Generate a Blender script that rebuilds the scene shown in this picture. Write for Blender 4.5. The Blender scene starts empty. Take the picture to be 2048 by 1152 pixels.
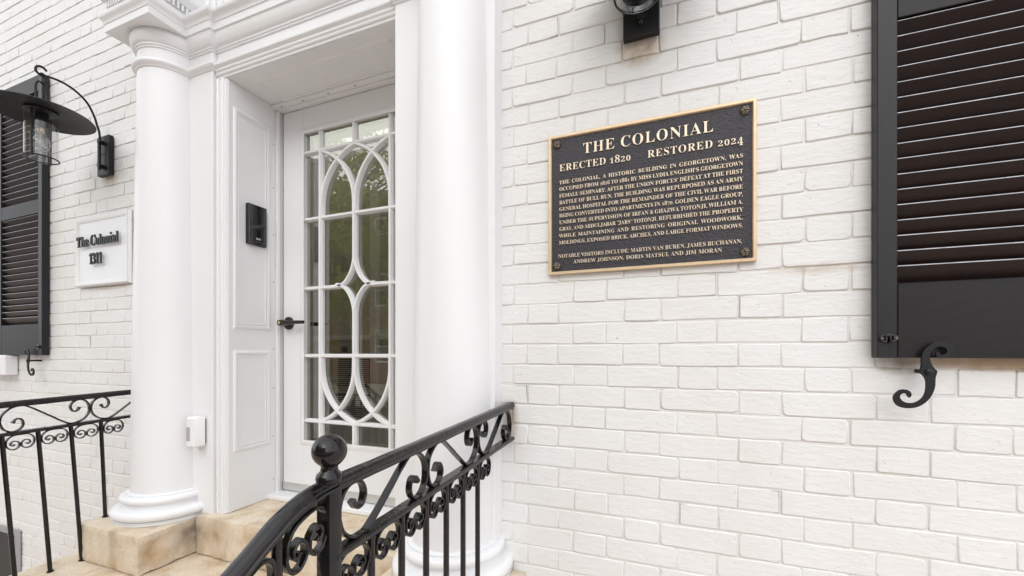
import bpy, bmesh, math, random, json
from mathutils import Vector, Matrix, noise
random.seed(7)
R = math.radians
sc = bpy.context.scene
C = sc.collection

# ------------------------------------------------------------------ camera
cam = bpy.data.cameras.new('camera')
cam.lens = 815/2048*36
cam.sensor_width = 36
cam.shift_y = 130/2048
cam.clip_start = 0.02
cam.clip_end = 400
camo = bpy.data.objects.new('camera', cam)
C.objects.link(camo)
camo.location = (0, -1.33, 1.6)
camo.rotation_euler = (R(90), 0, R(20.464))
sc.camera = camo

# ------------------------------------------------------------------ sky and sun
SUN_EL, SUN_AZ = R(36), R(176)          # azimuth clockwise from +Y: the sun stands in front of the facade
CLOUD, CL = 0.8, 7.0
w = bpy.data.worlds.new('World')
sc.world = w
w.use_nodes = True
nt = w.node_tree
bg = nt.nodes['Background']
sky = nt.nodes.new('ShaderNodeTexSky')
sky.sky_type = 'NISHITA'
sky.sun_disc = False
sky.sun_elevation = SUN_EL
sky.sun_rotation = SUN_AZ
sky.dust_density = 6.0
sky.air_density = 1.0
hs = nt.nodes.new('ShaderNodeHueSaturation')
hs.inputs['Saturation'].default_value = 0.26
nt.links.new(sky.outputs[0], hs.inputs['Color'])
cloud = nt.nodes.new('ShaderNodeMix')            # even cloud cover over the clear-sky gradient
cloud.data_type = 'RGBA'
cloud.inputs['Factor'].default_value = CLOUD
cloud.inputs['B'].default_value = (CL*0.975, CL, CL*1.05, 1)
nt.links.new(hs.outputs[0], cloud.inputs['A'])
nt.links.new(cloud.outputs['Result'], bg.inputs['Color'])
bg.inputs['Strength'].default_value = 0.15

sun = bpy.data.lights.new('sun', 'SUN')
sun.energy = 0.5
sun.angle = R(90)
sun.color = (1.0, 1.0, 0.99)
suno = bpy.data.objects.new('sun', sun)
C.objects.link(suno)
d = Vector((math.sin(SUN_AZ)*math.cos(SUN_EL), math.cos(SUN_AZ)*math.cos(SUN_EL), math.sin(SUN_EL)))
suno.rotation_euler = d.to_track_quat('Z', 'Y').to_euler()
suno.location = (0, -6, 8)

vs = sc.view_settings
vs.view_transform = 'Standard'
vs.look = 'None'
vs.gamma = 1
vs.exposure = 0.77
vs.use_curve_mapping = False

# ------------------------------------------------------------------ materials
def mat(name, col, rough=0.5, metal=0.0, bump=0.0, scale=60, vary=0.0, vscale=4, col2=None, spec=0.5, coat=0.0, stretch=None, detail=4, dist=0.002):
    m = bpy.data.materials.new(name)
    m.use_nodes = True
    n = m.node_tree.nodes; l = m.node_tree.links
    b = n['Principled BSDF']
    b.inputs['Base Color'].default_value = (*col, 1)
    b.inputs['Roughness'].default_value = rough
    b.inputs['Metallic'].default_value = metal
    b.inputs['Specular IOR Level'].default_value = spec
    b.inputs['Coat Weight'].default_value = coat
    geo = n.new('ShaderNodeNewGeometry')
    src = geo.outputs['Position']
    if stretch:
        mp = n.new('ShaderNodeMapping'); mp.inputs['Scale'].default_value = stretch
        l.new(src, mp.inputs['Vector']); src = mp.outputs[0]
    if vary or col2:
        t = n.new('ShaderNodeTexNoise'); t.inputs['Scale'].default_value = vscale; t.inputs['Detail'].default_value = 6
        l.new(src, t.inputs['Vector'])
        r = n.new('ShaderNodeValToRGB')
        r.color_ramp.elements[0].position = 0.35; r.color_ramp.elements[1].position = 0.68
        c2 = col2 or tuple(max(0, c*(1-vary)) for c in col)
        r.color_ramp.elements[0].color = (*c2, 1)
        r.color_ramp.elements[1].color = (*col, 1)
        l.new(t.outputs['Fac'], r.inputs['Fac'])
        l.new(r.outputs['Color'], b.inputs['Base Color'])
        m['ramp'] = 1
    if bump:
        t2 = n.new('ShaderNodeTexNoise'); t2.inputs['Scale'].default_value = scale; t2.inputs['Detail'].default_value = detail
        l.new(src, t2.inputs['Vector'])
        bp = n.new('ShaderNodeBump'); bp.inputs['Strength'].default_value = bump; bp.inputs['Distance'].default_value = dist
        l.new(t2.outputs['Fac'], bp.inputs['Height'])
        l.new(bp.outputs[0], b.inputs['Normal'])
    return m

M = {}
M['trim'] = mat('white_trim_paint', (0.80, 0.80, 0.805), 0.40, bump=0.22, scale=40, vary=0.04, vscale=3.5, stretch=(1, 1, 0.3), dist=0.0012)
M['mold'] = M['trim']
M['iron'] = mat('black_gloss_iron', (0.005, 0.005, 0.007), 0.10, bump=0.9, scale=38, vscale=30, col2=(0.011, 0.008, 0.007), spec=0.42, dist=0.0012, detail=5)
M['iron_worn'] = mat('worn_black_iron', (0.006, 0.006, 0.008), 0.17, bump=0.9, scale=110, vscale=75, col2=(0.020, 0.018, 0.016), spec=0.42, stretch=(1, 1, 1), dist=0.0012)
M['lamp'] = mat('matt_black_metal', (0.008, 0.0075, 0.008), 0.42, bump=0.1, scale=300, spec=0.35)
M['shutter'] = mat('black_shutter_paint', (0.011, 0.009, 0.0085), 0.42, spec=0.30, bump=0.35, scale=55, vary=0.25, vscale=12, stretch=(1, 1, 14), dist=0.0008)
M['shutter_v'] = mat('black_shutter_paint_upright', (0.013, 0.012, 0.014), 0.38, spec=0.36, bump=0.35, scale=55, vary=0.2, vscale=12, stretch=(14, 1, 1), dist=0.0008)
M['slat'] = mat('dark_brown_slat_paint', (0.020, 0.0095, 0.007), 0.42, spec=0.27, bump=0.25, scale=40, vary=0.3, vscale=9, stretch=(1, 1, 9), dist=0.0008)
M['slat_glint'] = mat('slat_edge_highlight', (0.50, 0.50, 0.53), 0.5, vary=0.35, vscale=40)  # sky highlight along the slat noses, put into the colour as a pale strip
M['gold'] = mat('brushed_bronze', (0.74, 0.57, 0.37), 0.45, metal=0.5, bump=0.12, scale=400, vary=0.12, vscale=30, stretch=(0.1, 1, 1))
M['goldletter'] = mat('pale_bronze_letters', (0.80, 0.68, 0.53), 0.45, metal=0.45, vary=0.1, vscale=60)
M['plaque'] = mat('dark_bronze_field', (0.034, 0.031, 0.037), 0.34, metal=0.3, bump=0.8, scale=260, detail=2, dist=0.0035)
M['bolt'] = mat('tarnished_bronze', (0.26, 0.22, 0.17), 0.30, metal=0.8, bump=0.3, scale=300, vary=0.75, vscale=200)
M['blackplastic'] = mat('black_glass_plastic', (0.006, 0.006, 0.008), 0.07, coat=0.6)
M['letter'] = mat('black_letter_enamel', (0.012, 0.018, 0.017), 0.4)
M['signwhite'] = mat('sign_board_white', (0.79, 0.80, 0.83), 0.4, bump=0.05, scale=80)
M['plastic'] = mat('white_plastic', (0.82, 0.82, 0.82), 0.3)
M['sensor'] = mat('grey_sensor_lens', (0.42, 0.40, 0.40), 0.35)
M['lever'] = mat('dark_bronze_lever', (0.035, 0.028, 0.025), 0.33, metal=0.5, bump=0.1, scale=200)
M['brass'] = mat('brass_keyway', (0.75, 0.62, 0.22), 0.3, metal=1.0)
M['steel'] = mat('brushed_aluminium', (0.62, 0.62, 0.60), 0.35, metal=0.7, bump=0.15, scale=200, stretch=(0.05, 1, 1))
M['hole'] = mat('screw_head', (0.14, 0.13, 0.12), 0.5)
M['inwall'] = mat('vestibule_wall_paint', (0.62, 0.60, 0.56), 0.6, vary=0.05)
M['infloor'] = mat('vestibule_floor', (0.38, 0.34, 0.30), 0.5, vary=0.3, vscale=6)
M['dark'] = mat('dark_vent_recess', (0.03, 0.03, 0.03), 0.7)
M['greypaint'] = mat('grey_window_paint', (0.30, 0.30, 0.31), 0.5)
M['asphalt'] = mat('asphalt', (0.055, 0.055, 0.056), 0.85, bump=0.5, scale=150, vary=0.25, vscale=2)
M['walk'] = mat('pale_brick_sidewalk', (0.72, 0.62, 0.56), 0.8, bump=0.5, scale=40, col2=(0.64, 0.54, 0.48), vscale=5)
M['kerb'] = mat('granite_kerb', (0.42, 0.41, 0.39), 0.8, bump=0.4, scale=90, vary=0.2, vscale=12)
M['redbrick'] = mat('red_house_brick', (0.30, 0.13, 0.09), 0.8, bump=0.5, scale=30, col2=(0.20, 0.09, 0.065), vscale=8)
M['rawbrick'] = mat('bare_brick', (0.46, 0.20, 0.12), 0.8, bump=0.6, scale=90)
M['bark'] = mat('tree_bark', (0.11, 0.085, 0.065), 0.9, bump=0.8, scale=30, vary=0.4, vscale=10, stretch=(1, 1, 0.2))
M['roof'] = mat('slate_roof', (0.10, 0.10, 0.11), 0.7, vary=0.2)
M['filament'] = mat('brass_bulb_base', (0.55, 0.42, 0.25), 0.35, metal=0.8)

def leafmat():
    m = mat('spring_leaves', (0.19, 0.23, 0.02), 0.6, col2=(0.11, 0.14, 0.015), vscale=1.2)
    n = m.node_tree.nodes; l = m.node_tree.links
    tl = n.new('ShaderNodeBsdfTranslucent'); tl.inputs[0].default_value = (0.46, 0.50, 0.04, 1)
    mx = n.new('ShaderNodeMixShader'); mx.inputs[0].default_value = 0.5
    l.new(n['Principled BSDF'].outputs[0], mx.inputs[1]); l.new(tl.outputs[0], mx.inputs[2]); l.new(mx.outputs[0], n['Material Output'].inputs['Surface'])
    return m
M['leaf'] = leafmat()

# painted brick: cream paint with brushed relief, faint chips and grime
def painted_brick(name, base, grime):
    m = bpy.data.materials.new(name); m.use_nodes = True
    n = m.node_tree.nodes; l = m.node_tree.links; b = n['Principled BSDF']
    b.inputs['Roughness'].default_value = 0.42
    geo = n.new('ShaderNodeNewGeometry'); P = geo.outputs['Position']
    t = n.new('ShaderNodeTexNoise'); t.inputs['Scale'].default_value = 3.5; t.inputs['Detail'].default_value = 8; l.new(P, t.inputs['Vector'])
    r = n.new('ShaderNodeValToRGB'); r.color_ramp.elements[0].position = 0.3; r.color_ramp.elements[1].position = 0.7
    r.color_ramp.elements[0].color = (base[0]*0.95, base[1]*0.935, base[2]*0.91, 1); r.color_ramp.elements[1].color = (*base, 1)
    l.new(t.outputs['Fac'], r.inputs['Fac'])
    # dark specks
    v = n.new('ShaderNodeTexVoronoi'); v.inputs['Scale'].default_value = 24; l.new(P, v.inputs['Vector'])
    t3 = n.new('ShaderNodeTexNoise'); t3.inputs['Scale'].default_value = 7; l.new(P, t3.inputs['Vector'])
    lt = n.new('ShaderNodeMath'); lt.operation = 'LESS_THAN'; l.new(v.outputs['Distance'], lt.inputs[0]); lt.inputs[1].default_value = 0.045
    gt = n.new('ShaderNodeMath'); gt.operation = 'GREATER_THAN'; l.new(t3.outputs['Fac'], gt.inputs[0]); gt.inputs[1].default_value = 0.60
    an = n.new('ShaderNodeMath'); an.operation = 'MULTIPLY'; l.new(lt.outputs[0], an.inputs[0]); l.new(gt.outputs[0], an.inputs[1])
    mx = n.new('ShaderNodeMix'); mx.data_type = 'RGBA'
    l.new(an.outputs[0], mx.inputs['Factor']); l.new(r.outputs['Color'], mx.inputs['A']); mx.inputs['B'].default_value = (0.22, 0.17, 0.13, 1)
    out = mx.outputs['Result']
    # grime patches: (centre x, centre z, half width, half height)
    sep = n.new('ShaderNodeSeparateXYZ'); l.new(P, sep.inputs[0])
    tn = n.new('ShaderNodeTexNoise'); tn.inputs['Scale'].default_value = 38; tn.inputs['Detail'].default_value = 6; l.new(P, tn.inputs['Vector'])
    for cx, cz, hx, hz, st, gc in grime:
        def q(o, c, h):
            a = n.new('ShaderNodeMath'); a.operation = 'SUBTRACT'; l.new(sep.outputs[o], a.inputs[0]); a.inputs[1].default_value = c
            bb = n.new('ShaderNodeMath'); bb.operation = 'DIVIDE'; l.new(a.outputs[0], bb.inputs[0]); bb.inputs[1].default_value = h
            cc = n.new('ShaderNodeMath'); cc.operation = 'POWER'; aa = n.new('ShaderNodeMath'); aa.operation = 'ABSOLUTE'; l.new(bb.outputs[0], aa.inputs[0]); l.new(aa.outputs[0], cc.inputs[0]); cc.inputs[1].default_value = 2.0
            return cc
        s = n.new('ShaderNodeMath'); s.operation = 'ADD'; l.new(q(0, cx, hx).outputs[0], s.inputs[0]); l.new(q(2, cz, hz).outputs[0], s.inputs[1])
        inv = n.new('ShaderNodeMath'); inv.operation = 'SUBTRACT'; inv.inputs[0].default_value = 1.0; inv.use_clamp = True; l.new(s.outputs[0], inv.inputs[1])
        ml = n.new('ShaderNodeMath'); ml.operation = 'MULTIPLY'; l.new(inv.outputs[0], ml.inputs[0]); l.new(tn.outputs['Fac'], ml.inputs[1])
        m2 = n.new('ShaderNodeMath'); m2.operation = 'MULTIPLY'; m2.use_clamp = True; l.new(ml.outputs[0], m2.inputs[0]); m2.inputs[1].default_value = st
        mz = n.new('ShaderNodeMix'); mz.data_type = 'RGBA'; l.new(m2.outputs[0], mz.inputs['Factor']); l.new(out, mz.inputs['A']); mz.inputs['B'].default_value = (*gc, 1)
        out = mz.outputs['Result']
    l.new(out, b.inputs['Base Color'])
    # relief: coarse dents + brushed paint + chips
    mp = n.new('ShaderNodeMapping'); mp.inputs['Scale'].default_value = (1, 1, 2.6); l.new(P, mp.inputs['Vector'])
    n1 = n.new('ShaderNodeTexNoise'); n1.inputs['Scale'].default_value = 26; n1.inputs['Detail'].default_value = 9; n1.inputs['Roughness'].default_value = 0.62; l.new(mp.outputs[0], n1.inputs['Vector'])
    bp = n.new('ShaderNodeBump'); bp.inputs['Strength'].default_value = 0.8; bp.inputs['Distance'].default_value = 0.0032; l.new(n1.outputs['Fac'], bp.inputs['Height'])
    n2 = n.new('ShaderNodeTexNoise'); n2.inputs['Scale'].default_value = 70; n2.inputs['Detail'].default_value = 3; l.new(P, n2.inputs['Vector'])
    r2 = n.new('ShaderNodeValToRGB'); r2.color_ramp.elements[0].position = 0.66; r2.color_ramp.elements[1].position = 0.72; l.new(n2.outputs['Fac'], r2.inputs['Fac'])
    b2 = n.new('ShaderNodeBump'); b2.invert = True; b2.inputs['Strength'].default_value = 0.5; b2.inputs['Distance'].default_value = 0.002
    l.new(r2.outputs['Color'], b2.inputs['Height']); l.new(bp.outputs[0], b2.inputs['Normal']); l.new(b2.outputs[0], b.inputs['Normal'])
    return m
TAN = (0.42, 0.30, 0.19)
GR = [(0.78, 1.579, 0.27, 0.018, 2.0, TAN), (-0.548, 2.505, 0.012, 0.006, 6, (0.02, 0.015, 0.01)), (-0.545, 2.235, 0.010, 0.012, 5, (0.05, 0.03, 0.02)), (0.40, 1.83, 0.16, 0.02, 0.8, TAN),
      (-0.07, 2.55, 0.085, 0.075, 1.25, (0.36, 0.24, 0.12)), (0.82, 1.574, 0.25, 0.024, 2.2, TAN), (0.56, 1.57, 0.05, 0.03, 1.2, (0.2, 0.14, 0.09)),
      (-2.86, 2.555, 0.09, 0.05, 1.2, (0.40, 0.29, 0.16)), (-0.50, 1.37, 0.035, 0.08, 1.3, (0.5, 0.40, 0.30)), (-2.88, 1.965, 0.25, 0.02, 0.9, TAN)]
M['brick'] = painted_brick('cream_painted_brick', (0.765, 0.768, 0.762), GR)
M['mortar'] = painted_brick('cream_painted_joint', (0.745, 0.735, 0.71), GR)

def sandstone():
    m = bpy.data.materials.new('weathered_sandstone'); m.use_nodes = True
    n = m.node_tree.nodes; l = m.node_tree.links; b = n['Principled BSDF']; b.inputs['Roughness'].default_value = 0.85
    geo = n.new('ShaderNodeNewGeometry'); P = geo.outputs['Position']
    t = n.new('ShaderNodeTexNoise'); t.inputs['Scale'].default_value = 9; t.inputs['Detail'].default_value = 10; t.inputs['Roughness'].default_value = 0.65; l.new(P, t.inputs['Vector'])
    r = n.new('ShaderNodeValToRGB'); e = r.color_ramp.elements
    e[0].position = 0.30; e[0].color = (0.52, 0.39, 0.26, 1); e[1].position = 0.72; e[1].color = (0.76, 0.70, 0.60, 1)
    k = e.new(0.48); k.color = (0.67, 0.57, 0.44, 1)
    l.new(t.outputs['Fac'], r.inputs['Fac'])
    mp = n.new('ShaderNodeMapping'); mp.inputs['Scale'].default_value = (7, 7, 1.6); l.new(P, mp.inputs['Vector'])
    t2 = n.new('ShaderNodeTexNoise'); t2.inputs['Scale'].default_value = 1.6; t2.inputs['Detail'].default_value = 6; l.new(mp.outputs[0], t2.inputs['Vector'])
    r2 = n.new('ShaderNodeValToRGB'); r2.color_ramp.elements[0].position = 0.58; r2.color_ramp.elements[1].position = 0.95
    l.new(t2.outputs['Fac'], r2.inputs['Fac'])
    mx = n.new('ShaderNodeMix'); mx.data_type = 'RGBA'; l.new(r2.outputs['Color'], mx.inputs['Factor']); l.new(r.outputs['Color'], mx.inputs['A']); mx.inputs['B'].default_value = (0.26, 0.20, 0.14, 1)
    out = mx.outputs['Result']
    sp = n.new('ShaderNodeTexNoise'); sp.inputs['Scale'].default_value = 240; sp.inputs['Detail'].default_value = 3; l.new(P, sp.inputs['Vector'])
    rs = n.new('ShaderNodeValToRGB'); rs.color_ramp.elements[0].position = 0.35; rs.color_ramp.elements[1].position = 0.6
    rs.color_ramp.elements[0].color = (0.86, 0.82, 0.76, 1); rs.color_ramp.elements[1].color = (1.0, 1.0, 1.0, 1); l.new(sp.outputs['Fac'], rs.inputs['Fac'])
    mm = n.new('ShaderNodeMix'); mm.data_type = 'RGBA'; mm.blend_type = 'MULTIPLY'; mm.inputs['Factor'].default_value = 1.0
    l.new(out, mm.inputs['A']); l.new(rs.outputs['Color'], mm.inputs['B']); out = mm.outputs['Result']
    tn = n.new('ShaderNodeTexNoise'); tn.inputs['Scale'].default_value = 22; tn.inputs['Detail'].default_value = 6; l.new(P, tn.inputs['Vector'])
    for c, rad, st, col in (((-1.99, -0.11, 0.80), 0.11, 1.5, (0.24, 0.19, 0.14)), ((-1.99, -0.27, 0.765), 0.065, 1.4, (0.44, 0.28, 0.14)), ((-1.85, -0.105, 0.80), 0.10, 1.2, (0.36, 0.25, 0.14)),
                            ((-1.55, -0.10, 0.79), 0.14, 1.3, (0.42, 0.27, 0.14)), ((-1.15, -0.10, 0.72), 0.12, 1.1, (0.40, 0.28, 0.16)), ((-2.15, -0.318, 0.71), 0.07, 1.1, (0.48, 0.34, 0.20))):
        dn = n.new('ShaderNodeVectorMath'); dn.operation = 'DISTANCE'; l.new(P, dn.inputs[0]); dn.inputs[1].default_value = c
        dv = n.new('ShaderNodeMath'); dv.operation = 'MULTIPLY_ADD'; dv.inputs[1].default_value = -1/rad; dv.inputs[2].default_value = 1.0; dv.use_clamp = True; l.new(dn.outputs['Value'], dv.inputs[0])
        m3 = n.new('ShaderNodeMath'); m3.operation = 'MULTIPLY'; l.new(dv.outputs[0], m3.inputs[0]); l.new(tn.outputs['Fac'], m3.inputs[1])
        m4 = n.new('ShaderNodeMath'); m4.operation = 'MULTIPLY'; m4.use_clamp = True; m4.inputs[1].default_value = st*1.25; l.new(m3.outputs[0], m4.inputs[0])
        mz = n.new('ShaderNodeMix'); mz.data_type = 'RGBA'; l.new(m4.outputs[0], mz.inputs['Factor']); l.new(out, mz.inputs['A']); mz.inputs['B'].default_value = (*col, 1); out = mz.outputs['Result']
    l.new(out, b.inputs['Base Color'])
    t4 = n.new('ShaderNodeTexNoise'); t4.inputs['Scale'].default_value = 160; t4.inputs['Detail'].default_value = 6; l.new(P, t4.inputs['Vector'])
    bp = n.new('ShaderNodeBump'); bp.inputs['Strength'].default_value = 0.7; bp.inputs['Distance'].default_value = 0.003; l.new(t4.outputs['Fac'], bp.inputs['Height'])
    l.new(bp.outputs[0], b.inputs['Normal'])
    return m
M['stone'] = sandstone()

def glass(name, tint=(1, 1, 1), ior=1.5, rough=0.0, boost=1.0):
    m = bpy.data.materials.new(name); m.use_nodes = True
    n = m.node_tree.nodes; l = m.node_tree.links
    n.remove(n['Principled BSDF'])
    tr = n.new('ShaderNodeBsdfTransparent'); tr.inputs[0].default_value = (*tint, 1)
    gl = n.new('ShaderNodeBsdfGlossy'); gl.inputs['Roughness'].default_value = rough
    geo = n.new('ShaderNodeNewGeometry')
    dt = n.new('ShaderNodeVectorMath'); dt.operation = 'DOT_PRODUCT'
    l.new(geo.outputs['Normal'], dt.inputs[0]); l.new(geo.outputs['Incoming'], dt.inputs[1])
    ab = n.new('ShaderNodeMath'); ab.operation = 'ABSOLUTE'; l.new(dt.outputs['Value'], ab.inputs[0])
    om = n.new('ShaderNodeMath'); om.operation = 'SUBTRACT'; om.inputs[0].default_value = 1; om.use_clamp = True; l.new(ab.outputs[0], om.inputs[1])
    pw = n.new('ShaderNodeMath'); pw.operation = 'POWER'; pw.inputs[1].default_value = 5; l.new(om.outputs[0], pw.inputs[0])
    f0 = ((ior-1)/(ior+1))**2*boost
    mu = n.new('ShaderNodeMath'); mu.operation = 'MULTIPLY_ADD'; mu.inputs[1].default_value = 1-f0; mu.inputs[2].default_value = f0; l.new(pw.outputs[0], mu.inputs[0])
    mx = n.new('ShaderNodeMixShader')
    l.new(mu.outputs[0], mx.inputs[0]); l.new(tr.outputs[0], mx.inputs[1]); l.new(gl.outputs[0], mx.inputs[2])
    l.new(mx.outputs[0], n['Material Output'].inputs['Surface'])
    return m
M['glass'] = glass('door_glass', (0.88, 0.87, 0.80), 1.6, 0.0, 3.3)
M['lampglass'] = glass('clear_lamp_glass', (0.95, 0.96, 0.96), 1.5, 0.05, 2.5)

# ------------------------------------------------------------------ mesh helpers
def link(name, me, m=None, parent=None, smooth=False):
    o = bpy.data.objects.new(name, me)
    C.objects.link(o)
    if m is not None and not me.materials: me.materials.append(m)
    if parent is not None: o.parent = parent
    return o

def tomesh(name, bm, m, parent=None, smooth=0):
    """smooth: angle in degrees under which edges are shaded smooth (0 = flat)"""
    bmesh.ops.recalc_face_normals(bm, faces=bm.faces)
    if smooth:
        for f in bm.faces: f.smooth = True
        a = R(smooth)
        for e in bm.edges:
            if len(e.link_faces) == 2 and e.calc_face_angle(0) > a: e.smooth = False
    me = bpy.data.meshes.new(name)
    bm.to_mesh(me); bm.free()
    return link(name, me, m, parent)

def box(bm, x0, x1, y0, y1, z0, z1, bev=0.0, seg=1):
    vs_ = [bm.verts.new((x, y, z)) for x in (x0, x1) for y in (y0, y1) for z in (z0, z1)]
    fs = [(0, 1, 3, 2), (4, 6, 7, 5), (0, 4, 5, 1), (2, 3, 7, 6), (0, 2, 6, 4), (1, 5, 7, 3)]
    faces = [bm.faces.new([vs_[i] for i in f]) for f in fs]
    if bev:
        es = list({e for f in faces for e in f.edges})
        bmesh.ops.bevel(bm, geom=es, offset=bev, segments=seg, affect='EDGES', profile=0.5)

def boxo(name, m, parent, *a, bev=0.0, seg=1):
    bm = bmesh.new(); box(bm, *a, bev=bev, seg=seg)
    return tomesh(name, bm, m, parent, smooth=40 if seg > 1 else 0)

def lathe(bm, cx, cy, prof, n=48):
    rings = []
    for r, z in prof:
        rings.append([bm.verts.new((cx+r*math.cos(2*math.pi*i/n), cy+r*math.sin(2*math.pi*i/n), z)) for i in range(n)] if r > 1e-6 else [bm.verts.new((cx, cy, z))])
    for a, b in zip(rings, rings[1:]):
        for i in range(n):
            j = (i+1) % n
            if len(a) == 1 and len(b) == 1: continue
            if len(a) == 1: bm.faces.new((a[0], b[i], b[j]))
            elif len(b) == 1: bm.faces.new((a[i], a[j], b[0]))
            else: bm.faces.new((a[i], a[j], b[j], b[i]))
    for rg in (rings[0], rings[-1]):
        if len(rg) > 1: bm.faces.new(rg)

def moulding(bm, path, prof, fn, closed=False):
    """sweep prof [(out, h)] along a 2-D path; out is to the right of travel; fn(u, v, h) -> xyz"""
    n = len(path); rows = []
    for i, p in enumerate(path):
        p = Vector(p)
        a = Vector(path[i-1]) if (i > 0 or closed) else None
        b = Vector(path[(i+1) % n]) if (i < n-1 or closed) else None
        d1 = (p-a).normalized() if a is not None else None
        d2 = (b-p).normalized() if b is not None else None
        n1 = Vector((d1.y, -d1.x)) if d1 else None
        n2 = Vector((d2.y, -d2.x)) if d2 else None
        if n1 and n2:
            s = n1+n2; mv = s/max(0.2, s.length_squared)*2
        else: mv = n1 or n2
        rows.append([bm.verts.new(fn(p.x+mv.x*o, p.y+mv.y*o, h)) for o, h in prof])
    k = len(prof)
    for i in range(n if closed else n-1):
        A, B = rows[i], rows[(i+1) % n]
        for j in range(k-1): bm.faces.new((A[j], A[j+1], B[j+1], B[j]))
    if not closed:
        for rg in (rows[0], rows[-1]):
            try: bm.faces.new(rg)
            except ValueError: pass

def catmull(pts, sub=5, closed=False):
    out = []; n = len(pts)
    for i in range(n-1):
        p0 = Vector(pts[max(i-1, 0)]); p1 = Vector(pts[i]); p2 = Vector(pts[i+1]); p3 = Vector(pts[min(i+2, n-1)])
        for k in range(sub):
            t = k/sub
            out.append(0.5*((2*p1)+(-p0+p2)*t+(2*p0-5*p1+4*p2-p3)*t*t+(-p0+3*p1-3*p2+p3)*t**3))
    out.append(Vector(pts[-1]))
    return out

def sweep(bm, path, prof, fn, scale=None):
    """path in a plane (2-D); prof [(side, n)]: side across the plane, n along the in-plane normal; fn(u, v, side) -> xyz"""
    n = len(path); rows = []
    for i in range(n):
        a = Vector(path[max(i-1, 0)]); b = Vector(path[min(i+1, n-1)])
        t = (b-a).normalized(); nn = Vector((-t.y, t.x)); p = Vector(path[i])
        s = scale(i/(n-1)) if scale else 1.0
        rows.append([bm.verts.new(fn(p.x+nn.x*q*s, p.y+nn.y*q*s, sd)) for sd, q in prof])
    k = len(prof)
    for A, B in zip(rows, rows[1:]):
        for j in range(k): bm.faces.new((A[j], A[(j+1) % k], B[(j+1) % k], B[j]))
    bm.faces.new(rows[0]); bm.faces.new(rows[-1])

def rectprof(w_, t_, c=0.3):
    a, b = w_/2, t_/2; k = min(a, b)*c*1.0
    return [(-a, -b+k), (-a+k, -b), (a-k, -b), (a, -b+k), (a, b-k), (a-k, b), (-a+k, b), (-a, b-k)]

def tube(bm, pts, r, n=10, taper=None):
    """round tube along 3-D points"""
    rows = []; up = Vector((0.13, 0.21, 1)).normalized()
    for i, p in enumerate(pts):
        a = Vector(pts[max(i-1, 0)]); b = Vector(pts[min(i+1, len(pts)-1)])
        t = (b-a).normalized()
        s = t.cross(up)
        if s.length < 1e-3: s = t.cross(Vector((1, 0, 0)))
        s.normalize(); v = s.cross(t)
        rr = r if taper is None else taper[i]
        rows.append([bm.verts.new(Vector(p)+(s*math.cos(2*math.pi*k/n)+v*math.sin(2*math.pi*k/n))*rr) for k in range(n)])
    for A, B in zip(rows, rows[1:]):
        for j in range(n): bm.faces.new((A[j], A[(j+1) % n], B[(j+1) % n], B[j]))
    bm.faces.new(rows[0]); bm.faces.new(rows[-1])

def tag(o, label=None, cat=None, group=None, kind=None):
    if label: o['label'] = label
    if cat: o['category'] = cat
    if group: o['group'] = group
    if kind: o['kind'] = kind
    return o

def thing(name, label, cat, loc=(0, 0, 0), group=None):
    o = bpy.data.objects.new(name, None); C.objects.link(o); o.location = loc; o.empty_display_size = 0.05
    return tag(o, label, cat, group)

def rebase(root):
    """children were built in world coordinates: keep them there under a root that stands at the thing's base"""
    L = root.location.copy(); seen = set()
    for ch in root.children:
        if ch.data is not None and ch.get('abs', 1): ch.matrix_parent_inverse = Matrix.Translation(-L)

def smoothstep(a, b, x):
    t = min(1, max(0, (x-a)/(b-a))); return t*t*(3-2*t)
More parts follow.
